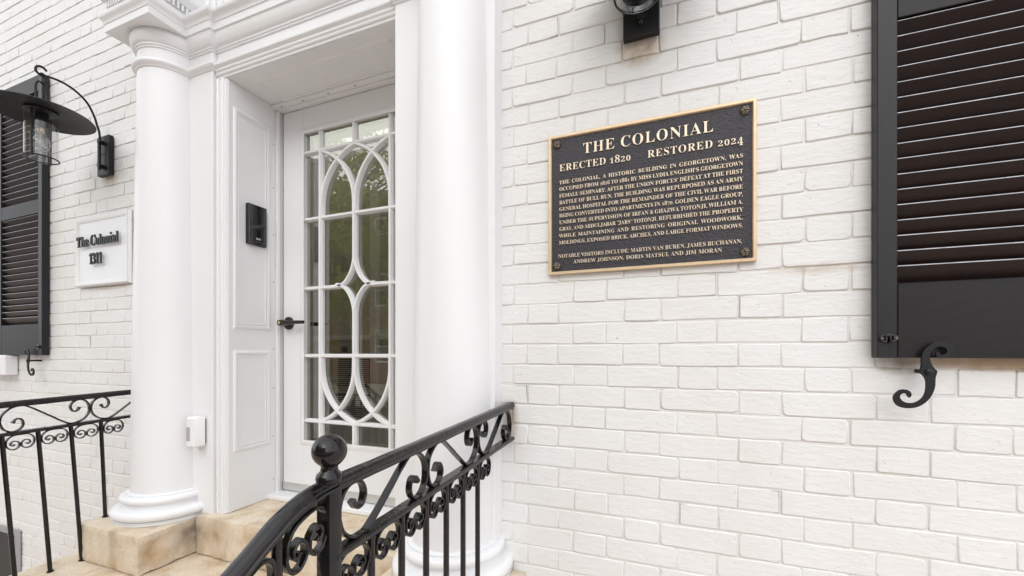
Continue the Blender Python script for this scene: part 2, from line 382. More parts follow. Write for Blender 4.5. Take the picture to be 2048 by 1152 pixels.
# serif glyph outlines (advance, Bezier handles and points in thousandths of an em)
GLYPH = json.loads(''.join([
 '{"A":[650,[[55,0,-13,0,-13,9,-13,18,-13,27,6,27,22,33,35,45,48,57,60,79,73,111,151,305,229,500,307,694,316,694,325,693,334,693,413,505,493,317,572,129,587,93,601,67,612,51,623,35,6',
 '39,27,660,27,660,18,660,9,660,0,554,0,447,0,341,0,341,9,341,18,341,27,395,27,422,41,422,68,422,77,417,95,406,121,396,146,386,172,376,197,302,197,228,197,154,197,142,166,129,136,117',
 ',105,115,100,114,95,113,88,112,81,111,75,111,72,111,42,135,27,184,27,186,27,188,27,190,27,190,18,190,9,190,0,122,0],[200,318,169,239,233,239,296,239,360,239,328,318,295,396,263,475',
 ',232,396]]],"B":[659,[[134,0,24,0,24,9,24,17,24,26,58,27,81,35,93,48,105,61,111,86,111,122,111,264,111,407,111,549,111,578,108,599,103,614,98,629,89,639,76,645,63,650,46,653,23,653',
 ',23,661,23,670,23,678,125,678,226,678,328,678,503,678,590,626,590,522,590,440,536,389,427,368,558,343,623,286,623,196,623,134,600,86,553,52,506,17,439,0,354,0,244,0],[271,444,271,3',
 '75,274,375,277,375,280,375,333,375,371,385,392,406,413,426,424,462,424,514,424,559,416,593,401,614,386,635,359,646,322,646,299,646,285,642,280,633,274,624,271,607,271,582,271,513],',
 '[307,36,330,36,373,36,404,48,422,73,439,98,448,137,448,191,448,246,436,286,413,309,389,332,349,344,294,344,286,344,279,344,271,344,271,262,271,179,271,97,271,74,275,59,284,50,292,4',
 '1]]],"C":[697,[[503,-16,382,-16,315,-16,256,-1,205,30,153,60,112,102,83,156,54,209,39,271,39,340,39,409,54,470,84,523,113,576,154,617,207,648,259,678,319,693,386,693,431,693,485,68',
 '0,547,655,557,650,567,648,577,648,602,648,617,663,624,693,633,693,641,693,650,693,650,615,650,537,650,459,642,459,633,459,625,459,602,521,571,570,531,606,490,642,445,660,395,660,27',
 '4,660,214,552,214,337,214,136,281,35,414,35,454,35,494,45,533,67,572,88,607,118,638,158,647,149,657,141,666,132,597,33]]],"D":[738,[[133,0,30,0,30,9,30,17,30,26,61,27,83,33,94,44,1',
 '05,55,110,77,110,111,110,260,110,408,110,557,110,596,104,622,91,635,78,647,55,653,22,653,22,661,22,670,22,678,125,678,227,678,330,678,450,678,541,649,604,590,666,531,697,448,697,33',
 '9,697,113,578,0,340,0,237,0],[306,36,331,36,396,36,445,61,476,112,507,162,522,238,522,341,522,544,459,645,332,645,307,645,290,640,282,631,275,621,271,602,271,573,271,418,271,262,27',
 '1,107,271,79,275,60,282,51,290,41]]],"E":[658,[[214,0,21,0,21,8,21,17,21,25,56,25,80,31,93,44,106,57,112,81,112,116,112,260,112,405,112,549,112,592,106,621,93,634,80,647,57,653,24,',
 '653,24,661,24,670,24,678,214,678,404,678,594,678,594,611,594,543,594,476,586,476,579,476,571,476,563,538,542,581,507,605,471,629,418,641,345,641,324,641,308,640,298,638,287,635,280',
 ',629,277,621,274,612,272,597,272,578,272,507,272,437,272,366,277,366,283,366,288,366,333,366,365,378,386,401,407,424,421,461,429,514,437,514,445,514,453,514,453,401,453,289,453,176',
 ',445,176,436,176,428,176,425,216,417,247,407,270,396,293,380,309,359,318,338,327,310,331,276,331,275,331,273,331,272,331,272,254,272,177,272,100,272,75,277,59,286,52,295,45,314,41,',
 '343,41,392,41,433,47,467,58,500,69,529,86,552,112,575,137,595,170,612,213,621,213,631,213,640,213,626,142,613,71,599,0,406,0]]],"F":[602,[[143,0,23,0,23,9,23,17,23,26,58,29,81,37,9',
 '3,50,105,63,111,88,111,125,111,269,111,414,111,558,111,594,105,618,92,630,79,642,55,650,21,653,21,661,21,670,21,678,209,678,398,678,586,678,586,611,586,543,586,476,578,476,570,476,',
 '562,476,555,517,544,550,529,574,514,598,491,615,462,626,432,637,392,642,342,642,323,642,308,641,298,640,287,638,280,634,277,627,273,620,271,609,271,593,271,518,271,443,271,368,275,',
 '368,279,368,283,368,327,368,360,380,381,403,402,426,416,463,423,516,432,516,441,516,450,516,450,403,450,289,450,176,441,176,433,176,424,176,417,235,403,276,382,299,361,322,327,333,',
 '281,333,278,333,274,333,271,333,271,262,271,191,271,120,271,96,274,77,280,64,285,50,296,40,312,35,328,30,351,27,382,26,382,17,382,9,382,0,262,0]]],"G":[756,[[488,-15,399,-15,327,-1',
 '5,264,0,211,29,157,58,115,100,86,153,56,206,41,269,41,341,41,410,56,471,86,524,115,577,156,618,208,648,259,678,318,693,383,693,435,693,491,681,550,656,560,651,569,649,577,649,588,6',
 '49,597,653,604,660,611,667,617,678,624,693,633,693,642,693,651,693,651,615,651,536,651,458,642,458,634,458,625,458,611,499,592,534,569,564,546,594,519,618,490,635,461,652,430,660,3',
 '98,660,277,660,217,553,217,339,217,234,234,155,268,101,302,46,349,19,410,19,448,19,474,26,489,41,503,55,510,77,510,106,510,134,510,162,510,190,510,221,503,242,490,254,477,265,450,2',
 '70,410,271,410,279,410,287,410,295,522,295,633,295,745,295,745,287,745,279,745,271,712,270,691,265,680,254,669,243,664,222,664,191,664,142,664,92,664,43,577,4]]],"H":[779,[[135,0,2',
 '3,0,23,9,23,17,23,26,58,27,81,34,93,47,105,60,111,84,111,120,111,268,111,416,111,564,111,596,105,618,93,631,80,644,57,651,24,653,24,661,24,670,24,678,136,678,248,678,360,678,360,67',
 '0,360,661,360,653,335,651,317,648,304,643,291,638,283,630,278,618,273,606,271,588,271,564,271,500,271,437,271,373,350,373,430,373,509,373,509,437,509,500,509,564,509,588,507,606,50',
 '2,618,498,630,490,638,477,643,464,648,445,651,420,653,420,661,420,670,420,678,532,678,643,678,755,678,755,670,755,661,755,653,720,650,697,643,686,632,675,620,669,597,669,564,669,41',
 '6,669,268,669,120,669,87,675,63,687,49,698,35,721,27,755,26,755,17,755,9,755,0,643,0,532,0,420,0,420,9,420,17,420,26,454,27,477,34,490,46,503,57,509,82,509,120,509,190,509,259,509,',
 '329,430,329,350,329,271,329,271,259,271,190,271,120,271,84,277,60,289,47,301,34,325,27,360,26,360,17,360,9,360,0,248,0]]],"I":[388,[[135,0,20,0,20,9,20,17,20,26,53,29,77,37,91,48,1',
 '05,59,112,81,112,112,112,267,112,421,112,576,112,607,106,627,94,637,82,646,57,652,20,653,20,661,20,670,20,678,135,678,249,678,364,678,364,670,364,661,364,653,329,652,305,646,292,63',
 '7,278,627,272,607,272,576,272,422,272,269,272,115,272,94,274,78,279,66,284,54,293,45,307,39,320,33,340,29,366,26,366,17,366,9,366,0,251,0]]],"J":[492,[[307,-97,162,-97,130,-97,102,',
 '-91,77,-80,52,-69,32,-53,17,-33,2,-13,-5,9,-5,34,-5,58,2,77,16,91,30,104,47,111,66,111,87,111,105,105,118,92,131,79,138,62,138,41,138,26,134,12,126,-2,118,-16,114,-25,114,-29,114,-',
 '50,128,-60,156,-60,181,-60,198,-52,207,-37,216,-22,220,1,220,32,220,203,220,375,220,546,220,573,217,594,212,609,207,624,197,634,182,641,167,647,146,651,118,653,118,661,118,670,118,',
 '678,235,678,351,678,468,678,468,670,468,661,468,653,443,651,425,647,412,642,399,636,391,626,387,612,382,597,380,575,380,546,380,408,380,270,380,132,380,-21]]],"K":[760,[[136,0,24,0',
 ',24,9,24,17,24,26,59,27,82,34,94,47,106,60,112,84,112,120,112,268,112,416,112,564,112,596,106,619,94,632,81,645,58,652,25,653,25,661,25,670,25,678,137,678,249,678,361,678,361,670,3',
 '61,661,361,653,336,651,318,648,305,643,292,638,284,630,279,618,274,606,272,588,272,564,272,492,272,420,272,348,341,417,409,487,478,556,505,583,519,606,519,623,519,643,490,653,433,6',
 '53,433,661,433,670,433,678,530,678,626,678,723,678,723,670,723,661,723,653,719,653,714,653,710,653,653,653,587,614,513,537,476,499,440,462,403,424,499,306,594,187,690,69,702,54,714',
 ',44,725,37,736,30,752,27,773,26,773,17,773,9,773,0,655,0,536,0,418,0,418,9,418,17,418,26,433,26,445,26,456,27,466,28,474,29,479,31,491,36,497,42,497,51,497,61,488,77,471,98,413,171',
 ',355,245,297,318,289,310,280,303,272,295,272,237,272,178,272,120,272,84,278,60,290,47,302,34,326,27,361,26,361,17,361,9,361,0,249,0]]],"L":[635,[[215,0,23,0,23,9,23,17,23,26,58,27,',
 '81,34,93,47,105,60,111,84,111,120,111,268,111,416,111,564,111,597,105,620,93,633,80,645,57,652,24,653,24,661,24,670,24,678,140,678,256,678,372,678,372,670,372,661,372,653,345,653,3',
 '25,651,310,646,295,641,285,633,280,620,274,607,271,589,271,564,271,417,271,270,271,123,271,100,273,82,276,70,279,58,287,50,298,47,309,43,325,41,348,41,396,41,436,47,469,59,501,71,5',
 '28,91,551,119,573,146,592,183,609,230,618,230,627,230,636,230,623,153,611,77,598,0,406,0]]],"M":[944,[[98,0,21,0,21,9,21,17,21,26,54,27,78,34,92,47,105,60,112,83,112,118,112,268,11',
 '2,419,112,569,112,591,110,608,105,619,100,630,92,639,79,644,65,649,47,652,22,653,22,661,22,670,22,678,106,678,191,678,275,678,341,523,406,367,472,212,538,367,603,523,669,678,752,67',
 '8,836,678,919,678,919,670,919,661,919,653,887,650,865,643,853,630,840,617,834,595,834,563,834,418,834,272,834,127,834,99,836,78,841,64,846,49,854,39,866,35,878,30,895,27,918,26,918',
 ',17,918,9,918,0,808,0,699,0,589,0,589,9,589,17,589,26,613,28,631,32,644,37,657,42,665,52,670,66,675,79,677,99,677,124,677,281,677,437,677,594,594,396,512,198,429,0,420,0,411,0,402,',
 '0,320,193,239,386,157,579,157,426,157,272,157,119,157,81,164,56,178,44,192,32,217,26,252,26,252,17,252,9,252,0,175,0]]],"N":[735,[[609,-16,600,-16,453,163,306,342,159,521,159,386,1',
 '59,252,159,117,159,82,165,58,177,46,188,34,212,27,248,26,248,17,248,9,248,0,174,0,101,0,27,0,27,9,27,17,27,26,50,27,68,30,81,35,93,40,101,49,106,62,111,75,113,93,113,117,113,271,11',
 '3,424,113,578,79,620,59,642,54,645,47,648,38,651,27,653,27,661,27,670,27,678,96,678,164,678,233,678,349,536,466,393,582,251,582,355,582,458,582,562,582,586,580,604,575,617,570,629,',
 '562,638,549,643,536,648,518,651,493,653,493,661,493,670,493,678,567,678,640,678,714,678,714,670,714,661,714,653,679,652,656,645,645,633,634,620,628,596,628,561,628,369,628,176,628,',
 '-16,619,-16]]],"O":[782,[[439,-16,388,-16,339,-16,293,-7,251,11,209,29,172,54,141,86,109,118,84,156,67,199,50,242,41,289,41,339,41,389,50,436,67,479,84,522,109,559,141,592,173,624,',
 '210,649,254,667,296,685,344,694,395,694,444,694,490,685,532,668,574,650,611,625,642,594,673,562,698,524,716,481,733,438,742,390,742,339,742,289,733,242,716,199,698,156,673,118,641,',
 '86,609,54,572,29,529,11,486,-7],[339,18,394,18,508,18,565,125,565,339,565,444,549,524,518,579,486,633,442,660,387,660,273,660,216,553,216,339,216,234,232,155,264,100,296,45]]],"P":',
 '[622,[[135,0,23,0,23,9,23,17,23,26,58,27,81,34,93,47,105,60,111,84,111,120,111,268,111,416,111,564,111,596,105,618,93,631,80,644,57,651,24,653,24,661,24,670,24,678,122,678,220,678,',
 '318,678,403,678,464,670,500,655,534,640,561,619,580,592,599,565,609,532,609,494,609,437,588,392,546,358,504,323,442,306,360,306,330,306,301,306,271,306,271,244,271,182,271,120,271,',
 '84,277,60,289,47,301,34,325,27,360,26,360,17,360,9,360,0,248,0],[271,426,271,342,281,342,290,342,300,342,349,342,384,353,405,376,425,399,435,437,435,490,435,542,427,580,410,605,393',
 ',630,363,642,322,642,302,642,289,638,282,631,275,624,271,611,271,593,271,509]]],"R":[704,[[135,0,23,0,23,9,23,17,23,26,58,27,81,34,93,47,105,60,111,84,111,120,111,268,111,416,111,5',
 '64,111,596,105,618,93,631,80,644,57,651,24,653,24,661,24,670,24,678,124,678,223,678,323,678,423,678,498,663,547,634,596,605,621,559,621,498,621,415,570,360,469,333,527,247,585,161,',
 '643,75,654,58,665,46,674,38,683,30,695,26,712,26,713,26,714,26,715,26,715,17,715,9,715,0,645,0,574,0,504,0,436,105,368,211,300,316,290,316,281,316,271,316,271,251,271,185,271,120,2',
 '71,84,277,60,289,47,301,34,325,27,360,26,360,17,360,9,360,0,248,0],[271,423,271,348,282,348,292,348,303,348,355,348,393,360,417,385,440,409,452,447,452,500,452,595,413,642,334,642,',
 '307,642,290,638,282,629,275,620,271,602,271,574,271,499]]],"S":[581,[[73,-16,64,-16,64,68,64,151,64,235,74,235,83,235,93,235,109,162,133,109,166,74,199,39,241,22,293,22,331,22,361,',
 '33,383,54,404,75,415,101,415,133,415,177,388,212,335,238,304,253,273,269,242,284,184,313,141,343,115,376,88,409,74,448,74,494,74,535,83,570,100,600,117,629,141,652,172,669,202,686,',
 '236,694,275,694,295,694,317,692,342,687,366,682,392,676,420,667,425,666,430,664,434,664,438,663,442,662,446,662,463,662,474,673,477,694,486,694,496,694,505,694,505,621,505,548,505,',
 '475,497,475,488,475,480,475,471,512,456,545,437,573,418,601,395,623,370,639,344,654,317,662,289,662,255,662,228,653,208,635,188,617,178,594,178,566,178,540,187,518,204,501,221,484,',
 '247,467,281,451,313,436,345,421,377,406,418,387,449,368,473,347,495,326,512,304,521,280,530,256,535,229,535,198,535,155,525,118,505,86,484,54,455,29,418,12,381,-6,337,-15,286,-15,2',
 '69,-15,253,-14,236,-12,219,-9,203,-5,187,1,170,7,157,11,147,14,136,17,129,18,126,18,115,18,108,15,103,11,98,5,94,-3,91,-16,82,-16]]],"T":[630,[[254,0,137,0,137,9,137,17,137,26,173,',
 '26,198,33,212,46,225,59,232,84,232,120,232,295,232,470,232,645,229,645,225,645,222,645,169,645,128,630,97,601,66,571,48,528,43,473,34,473,25,473,16,473,16,541,16,610,16,678,214,678',
 ',413,678,611,678,611,609,611,541,611,472,603,472,594,472,586,472,575,587,513,645,400,645,397,645,395,645,392,645,392,470,392,295,392,120,392,83,398,58,412,45,425,32,450,26,488,26,4',
 '88,17,488,9,488,0,371,0]]],"U":[733,[[458,-19,369,-19,277,-19,211,1,170,43,129,83,109,146,109,231,109,342,109,453,109,564,109,596,103,618,91,631,78,644,55,651,22,653,22,661,22,670,',
 '22,678,134,678,246,678,358,678,358,670,358,661,358,653,333,651,315,648,302,643,289,638,280,630,275,618,271,606,269,588,269,564,269,445,269,327,269,208,269,149,280,105,303,77,325,47',
 ',360,33,409,33,526,33,584,101,584,237,584,346,584,454,584,563,584,596,578,618,565,631,552,643,527,650,489,653,489,661,489,670,489,678,561,678,634,678,706,678,706,670,706,661,706,65',
 '3,675,649,655,641,645,628,634,615,629,593,629,563,629,465,629,368,629,270,629,167,608,93,566,48,523,3]]],"V":[637,[[325,-19,316,-19,233,176,149,372,66,567,55,591,45,611,34,626,23,6',
 '41,4,650,-21,653,-21,661,-21,670,-21,678,91,678,202,678,314,678,314,670,314,661,314,653,283,653,261,650,248,644,234,637,227,626,227,610,227,600,231,584,240,563,288,446,337,330,385,',
 '213,429,329,474,446,518,562,525,580,528,596,528,609,528,626,522,637,509,643,495,649,474,652,445,653,445,661,445,670,445,678,516,678,587,678,658,678,658,670,658,661,658,653,637,653,',
 '621,647,608,637,595,626,582,603,569,570,493,374,418,177,342,-19,333,-19]]],"W":[910,[[264,-16,254,-16,185,184,117,385,48,585,40,608,32,625,23,636,14,647,-2,652,-23,653,-23,661,-23,',
 '670,-23,678,74,678,172,678,269,678,269,670,269,661,269,653,248,652,232,649,223,643,214,637,209,626,209,611,209,597,213,578,220,555,257,446,295,337,332,228,371,327,409,426,448,525,4',
 '41,548,433,571,426,594,419,617,409,632,398,640,387,647,368,651,341,653,341,661,341,670,341,678,445,678,550,678,654,678,654,670,654,661,654,653,608,653,585,640,585,613,585,605,588,5',
 '92,594,575,631,466,669,356,706,247,739,348,772,449,805,550,813,574,817,592,817,605,817,622,812,634,801,641,790,648,773,652,749,653,749,661,749,670,749,678,809,678,869,678,929,678,9',
 '29,670,929,661,929,653,910,650,895,641,885,627,875,613,865,592,856,565,792,371,728,178,664,-16,655,-16,646,-16,637,-16,581,143,526,301,470,460,408,301,345,143,283,-16,273,-16]]],"X',
 '":[701,[[98,0,17,0,17,9,17,17,17,26,60,26,99,50,134,99,185,169,237,240,288,310,231,398,173,487,116,575,99,600,84,620,71,633,57,646,41,653,24,653,23,653,22,653,21,653,21,661,21,670,',
 '21,678,135,678,249,678,363,678,363,670,363,661,363,653,356,653,348,653,341,653,302,653,283,641,283,618,283,609,289,595,300,578,331,529,363,480,394,431,422,473,451,514,479,556,496,5',
 '81,505,601,505,616,505,640,482,652,436,653,436,661,436,670,436,678,518,678,600,678,682,678,682,670,682,661,682,653,680,653,679,653,677,653,648,653,622,645,600,630,577,614,554,589,5',
 '31,556,493,502,456,448,418,394,484,291,549,188,615,85,628,66,639,51,650,41,660,31,672,26,687,26,688,26,690,26,691,26,691,17,691,9,691,0,579,0,467,0,355,0,355,9,355,17,355,26,357,26',
 ',360,26,362,26,409,26,432,38,432,61,432,74,424,93,409,118,377,169,344,221,312,272,276,221,241,171,205,120,192,101,185,84,185,67,185,40,210,26,259,26,259,17,259,9,259,0,178,0]]],"Y"',
 ':[634,[[263,0,151,0,151,9,151,17,151,26,186,27,209,34,221,47,233,60,239,84,239,120,239,169,239,217,239,266,182,369,126,473,69,576,51,609,35,631,21,639,14,643,8,646,1,648,-6,650,-13',
 ',651,-20,652,-20,661,-20,669,-20,678,89,678,199,678,308,678,308,669,308,661,308,652,302,652,297,652,291,652,273,652,259,649,248,644,237,638,232,630,232,620,232,611,236,598,244,583,',
 '286,501,328,418,370,336,412,406,454,475,496,545,511,570,519,591,519,607,519,637,494,652,444,652,442,652,441,652,439,652,439,661,439,669,439,678,511,678,582,678,654,678,654,669,654,',
 '661,654,652,637,650,622,643,609,632,596,621,583,604,570,583,513,490,456,396,399,303,399,242,399,181,399,120,399,84,405,60,417,47,429,34,453,27,488,26,488,17,488,9,488,0,376,0]]],"Z',
 '":[658,[[222,0,30,0,30,5,30,11,30,16,157,224,284,432,411,640,380,640,350,640,319,640,275,640,239,635,211,626,182,616,159,599,140,575,121,550,105,516,91,471,83,471,74,471,66,471,72,',
 '540,79,609,85,678,258,678,432,678,605,678,605,672,605,666,605,660,479,454,354,249,228,43,271,43,313,43,356,43,425,43,480,59,520,91,560,123,589,174,606,244,614,244,623,244,631,244,6',
 '23,163,614,81,606,0,414,0]]],"0":[559,[[338,-10,280,-10,219,-10,171,5,135,36,99,67,73,110,58,165,42,220,34,285,34,359,34,433,42,497,58,552,73,607,99,649,135,679,171,709,220,724,281',
 ',724,339,724,386,709,422,679,457,649,483,606,500,552,517,497,525,432,525,358,525,284,517,220,500,165,483,110,457,67,421,36,385,5],[243,55,280,55,317,55,342,82,353,135,364,188,370,2',
 '63,370,358,370,453,364,527,353,580,342,633,318,659,281,659,244,659,219,633,207,580,195,527,189,453,189,358,189,263,195,188,207,135,219,82]]],"1":[559,[[235,0,97,0,97,18,97,35,97,53',
 ',124,53,152,53,179,53,196,53,209,58,217,67,225,76,229,93,229,118,229,285,229,452,229,619,204,588,181,563,161,544,140,525,120,515,100,515,84,515,70,522,59,535,48,548,42,566,42,589,6',
 '2,594,84,602,110,613,135,624,163,641,196,666,219,683,243,701,266,718,303,718,341,718,378,718,378,518,378,318,378,118,378,97,381,81,388,70,395,59,408,53,429,53,456,53,483,53,510,53,',
 '510,35,510,18,510,0,372,0]]],"2":[559,[[193,0,35,0,35,34,35,69,35,103,84,153,134,204,183,254,224,296,256,333,278,365,300,397,315,428,324,457,333,486,337,518,337,553,337,591,330,619',
 ',316,637,302,654,283,663,259,663,225,663,201,649,188,620,174,591,167,547,167,490,129,490,98,498,75,513,51,528,39,553,39,589,39,613,47,635,64,656,80,677,104,693,137,706,170,718,210,',
 '724,259,724,334,724,391,709,430,680,469,650,488,609,488,558,488,535,484,512,476,490,467,468,453,444,434,418,415,392,388,362,355,328,322,293,280,252,230,205,197,173,163,142,130,110,',
 '208,110,285,110,363,110,384,110,401,116,416,128,431,140,441,157,446,179,449,189,451,200,454,210,474,210,493,210,513,210,511,140,510,70,508,0,350,0]]],"3":[559,[[278,-10,243,-10,193',
 ',-10,152,-4,121,7,89,18,66,33,51,52,36,70,28,89,28,110,28,135,37,155,54,168,71,181,90,188,113,188,113,145,124,113,147,92,170,71,199,60,236,60,258,60,278,64,297,73,316,82,331,97,342',
 ',118,353,139,359,169,359,207,359,245,346,276,319,301,292,326,254,338,204,338,183,338,163,338,142,338,142,359,142,379,142,400,164,400,186,400,208,400,251,400,283,413,304,441,325,468',
 ',335,503,335,547,335,583,328,611,314,632,300,653,279,663,252,663,228,663,210,655,198,641,185,626,177,606,173,583,168,559,166,534,166,508,125,508,93,515,70,530,47,544,36,566,36,597,',
 '36,632,55,662,92,687,129,712,184,724,257,724,328,724,385,710,426,682,467,653,488,613,488,561,488,516,473,479,444,449,415,418,378,396,335,381,362,376,389,368,416,355,443,342,466,323',
 ',485,300,504,276,513,245,513,206,513,165,506,131,491,104,476,76,455,54,430,37,404,20,375,8,343,1,311,-6]]],"4":[559,[[297,0,180,0,180,18,180,35,180,53,189,53,199,53,208,53,231,53,2',
 '50,57,266,66,282,74,290,94,290,125,290,145,290,166,290,186,198,186,105,186,13,186,13,206,13,227,13,247,108,403,202,558,297,714,343,714,390,714,436,714,436,560,436,406,436,252,471,2',
 '52,505,252,540,252,540,230,540,208,540,186,505,186,471,186,436,186,436,166,436,145,436,125,436,94,444,74,460,66,476,57,495,53,518,53,522,53,527,53,531,53,531,35,531,18,531,0,414,0]',
 ',[128,326,83,252,152,252,221,252,290,252,290,310,290,369,290,427,290,456,290,488,292,522,293,556,294,588,297,619,294,611,289,600,282,587,275,574,267,560,259,545,250,530,242,516,235',
 ',503,228,490,222,481,218,475,173,401]]],"6":[559,[[369,-10,293,-10,244,-10,200,2,163,27,126,51,97,88,76,139,55,189,45,253,45,330,45,385,51,437,62,485,74,532,92,574,115,610,138,645,',
 '168,673,204,694,240,714,282,724,330,724,373,724,408,719,434,709,459,698,478,685,490,668,501,651,507,633,507,614,507,593,498,575,480,560,462,544,431,536,387,536,387,556,385,576,382,',
 '596,378,616,371,632,362,646,353,659,339,665,321,665,282,665,250,642,227,597,204,551,190,486,186,401,199,410,217,419,240,427,262,434,290,438,324,438,385,438,433,420,470,384,506,347,',
 '524,296,524,231,524,160,505,102,466,57,426,12],[265,56,296,56,321,56,342,69,357,96,372,122,379,164,379,221,379,275,371,315,355,340,338,365,316,377,287,377,269,377,250,372,230,362,2',
 '09,351,195,340,186,329,187,233,198,163,219,121,240,78]]],"7":[559,[[193,0,165,0,254,202,342,403,431,605,343,605,256,605,168,605,133,605,114,588,110,554,108,537,106,521,104,504,84,5',
 '04,64,504,44,504,46,574,47,644,49,714,208,714,367,714,526,714,526,698,526,681,526,665,434,443,342,222,250,0,222,0]]],"8":[559,[[354,-10,273,-10,218,-10,172,-1,136,16,100,33,73,57,5',
 '6,86,39,115,30,147,30,182,30,225,43,261,71,288,98,315,133,339,177,361,137,384,106,411,85,440,64,469,53,503,53,542,53,573,60,603,75,631,90,658,114,681,148,698,182,715,228,724,285,72',
 '4,356,724,409,708,445,675,480,641,498,600,498,549,498,509,486,477,462,454,437,431,404,408,363,387,423,358,466,328,491,297,516,266,529,230,529,189,529,126,507,78,462,43,417,8],[267,',
 '437,302,421,327,435,345,452,356,472,367,492,372,518,372,551,372,570,368,589,362,606,355,623,344,638,331,649,317,660,300,666,279,666,252,666,231,655,216,634,201,613,194,586,194,554,',
 '194,519,203,493,222,474,241,455],[244,47,278,47,312,47,339,59,360,82,380,105,390,135,390,172,390,205,379,232,356,254,333,275,295,298,244,321,221,306,203,288,188,265,173,242,165,213',
 ',165,178,165,139,175,108,196,84,217,59]]],"&":[625,[[528,339,495,339,480,305,450,257,422,229,390,266,358,302,326,339,414,401,451,455,451,521,451,604,383,669,287,669,181,669,112,607',
 ',112,512,112,454,149,396,189,354,94,299,28,235,28,153,28,62,107,-9,200,-9,262,-9,331,16,416,93,442,62,468,31,494,0,536,0,578,0,620,0,574,53,528,107,482,160,533,217,574,284,593,339,',
 '560,339],[319,204,356,161,309,114,260,81,210,81,166,81,129,114,126,153,126,206,169,241,245,289,282,246],[208,479,208,521,208,558,240,586,282,586,327,586,360,556,360,516,360,481,344',
 ',451,271,405,242,433]]],",":[219,[[59,-112,59,-118,138,-96,176,-31,176,26,176,85,148,123,105,123,71,123,46,99,46,66,46,33,66,11,95,10,104,-26,92,-77,59,-99,59,-105]]],".":[219,[[14',
 '2,111,109,111,76,111,49,84,49,51,49,18,76,-9,109,-9,142,-9,169,18,169,51,169,84]]],":":[219,[[142,458,109,458,76,458,49,431,49,398,49,365,76,338,109,338,142,338,169,365,169,398,169',
 ',431],[142,111,109,111,76,111,49,84,49,51,49,18,76,-9,109,-9,142,-9,169,18,169,51,169,84]]],"\'":[188,[[65,508,73,462,87,462,101,462,115,462,123,508,130,553,138,599,138,638,138,677,',
 '138,716,109,716,79,716,50,716,50,677,50,638,50,599,58,553]]],"a":[512,[[420,-15,379,-15,329,-15,302,7,298,52,253,9,201,-13,142,-13,107,-13,80,-3,60,17,40,37,30,63,30,94,30,138,51,1',
 '74,95,203,138,231,205,258,296,283,296,308,296,334,296,359,296,387,290,408,278,421,266,434,247,440,220,440,177,440,155,429,155,408,155,404,160,395,169,382,178,369,183,356,183,344,18',
 '3,326,176,312,164,301,151,289,134,284,115,284,94,284,78,290,67,303,55,315,49,331,49,352,49,375,57,396,73,415,90,433,112,447,141,458,170,469,203,474,241,474,312,474,363,461,392,435,',
 '421,409,436,368,436,313,436,240,436,166,436,93,436,76,437,64,439,59,441,54,446,51,453,51,460,51,468,55,477,62,481,55,486,48,490,41,457,4],[192,50,225,50,234,50,246,54,259,61,272,68',
 ',285,79,296,94,296,147,296,199,296,252,216,233,176,191,176,125,176,75]]],"e":[448,[[310,-15,229,-15,190,-15,156,-5,126,16,96,36,72,65,55,102,38,139,29,183,29,234,29,281,38,322,56,3',
 '58,74,394,99,422,130,443,161,464,195,474,234,474,291,474,337,455,371,417,404,379,421,326,421,258,421,254,421,251,421,247,339,247,256,247,174,247,175,124,216,63,297,63,336,63,371,85',
 ',402,128,409,121,417,115,424,108,375,26],[173,292,173,286,215,286,258,286,300,286,300,297,300,309,300,320,300,362,296,393,288,413,279,432,263,442,240,442,195,442,173,396,173,303,17',
 '3,297]]],"h":[567,[[107,0,27,0,27,8,27,16,27,24,46,25,60,29,67,38,74,47,78,62,78,83,78,253,78,424,78,594,78,615,75,630,68,639,61,648,48,654,28,655,28,663,28,670,28,678,92,678,156,6',
 '78,220,678,220,584,220,491,220,397,257,448,305,474,362,474,449,474,492,421,492,315,492,238,492,160,492,83,492,62,495,48,502,39,509,30,522,25,541,24,541,16,541,8,541,0,461,0,381,0,3',
 '01,0,301,8,301,16,301,24,303,24,306,24,308,24,336,24,350,44,350,83,350,163,350,243,350,323,350,350,347,371,341,384,335,397,322,404,302,404,271,404,243,386,220,350,220,261,220,172,2',
 '20,83,220,62,223,47,230,39,236,30,249,25,268,24,268,16,268,8,268,0,188,0]]],"i":[295,[[171,539,150,539,129,539,111,546,97,561,82,575,75,593,75,614,75,635,82,653,97,668,111,683,129,',
 '690,150,690,171,690,189,683,204,668,218,653,225,635,225,614,225,593,218,575,203,561,188,546],[107,0,27,0,27,8,27,16,27,24,47,25,61,30,68,38,75,46,78,61,78,83,78,180,78,278,78,375,7',
 '8,400,75,416,70,424,64,432,51,436,30,437,30,445,31,454,31,462,94,462,158,462,221,462,221,336,221,209,221,83,221,62,224,48,230,39,236,30,249,25,268,24,268,16,268,8,268,0,188,0]]],"l',
 '":[297,[[107,0,27,0,27,8,27,16,27,24,47,25,61,30,68,38,75,46,78,61,78,83,78,253,78,422,78,592,78,614,75,630,70,639,65,648,51,653,30,654,30,662,30,670,30,678,94,678,157,678,221,678,',
 '221,480,221,281,221,83,221,62,224,48,230,39,236,30,249,25,268,24,268,16,268,8,268,0,188,0]]],"n":[567,[[107,0,27,0,27,8,27,16,27,24,46,25,60,29,67,38,74,47,78,62,78,83,78,181,78,27',
 '9,78,377,78,398,75,413,68,423,61,432,48,437,28,438,28,446,28,454,28,462,92,462,156,462,220,462,220,441,220,419,220,398,257,449,304,474,362,474,449,474,492,421,492,315,492,238,492,1',
 '60,492,83,492,62,495,48,502,39,509,30,522,25,541,24,541,16,541,8,541,0,461,0,381,0,301,0,301,8,301,16,301,24,303,24,306,24,308,24,336,24,350,44,350,83,350,163,350,243,350,323,350,3',
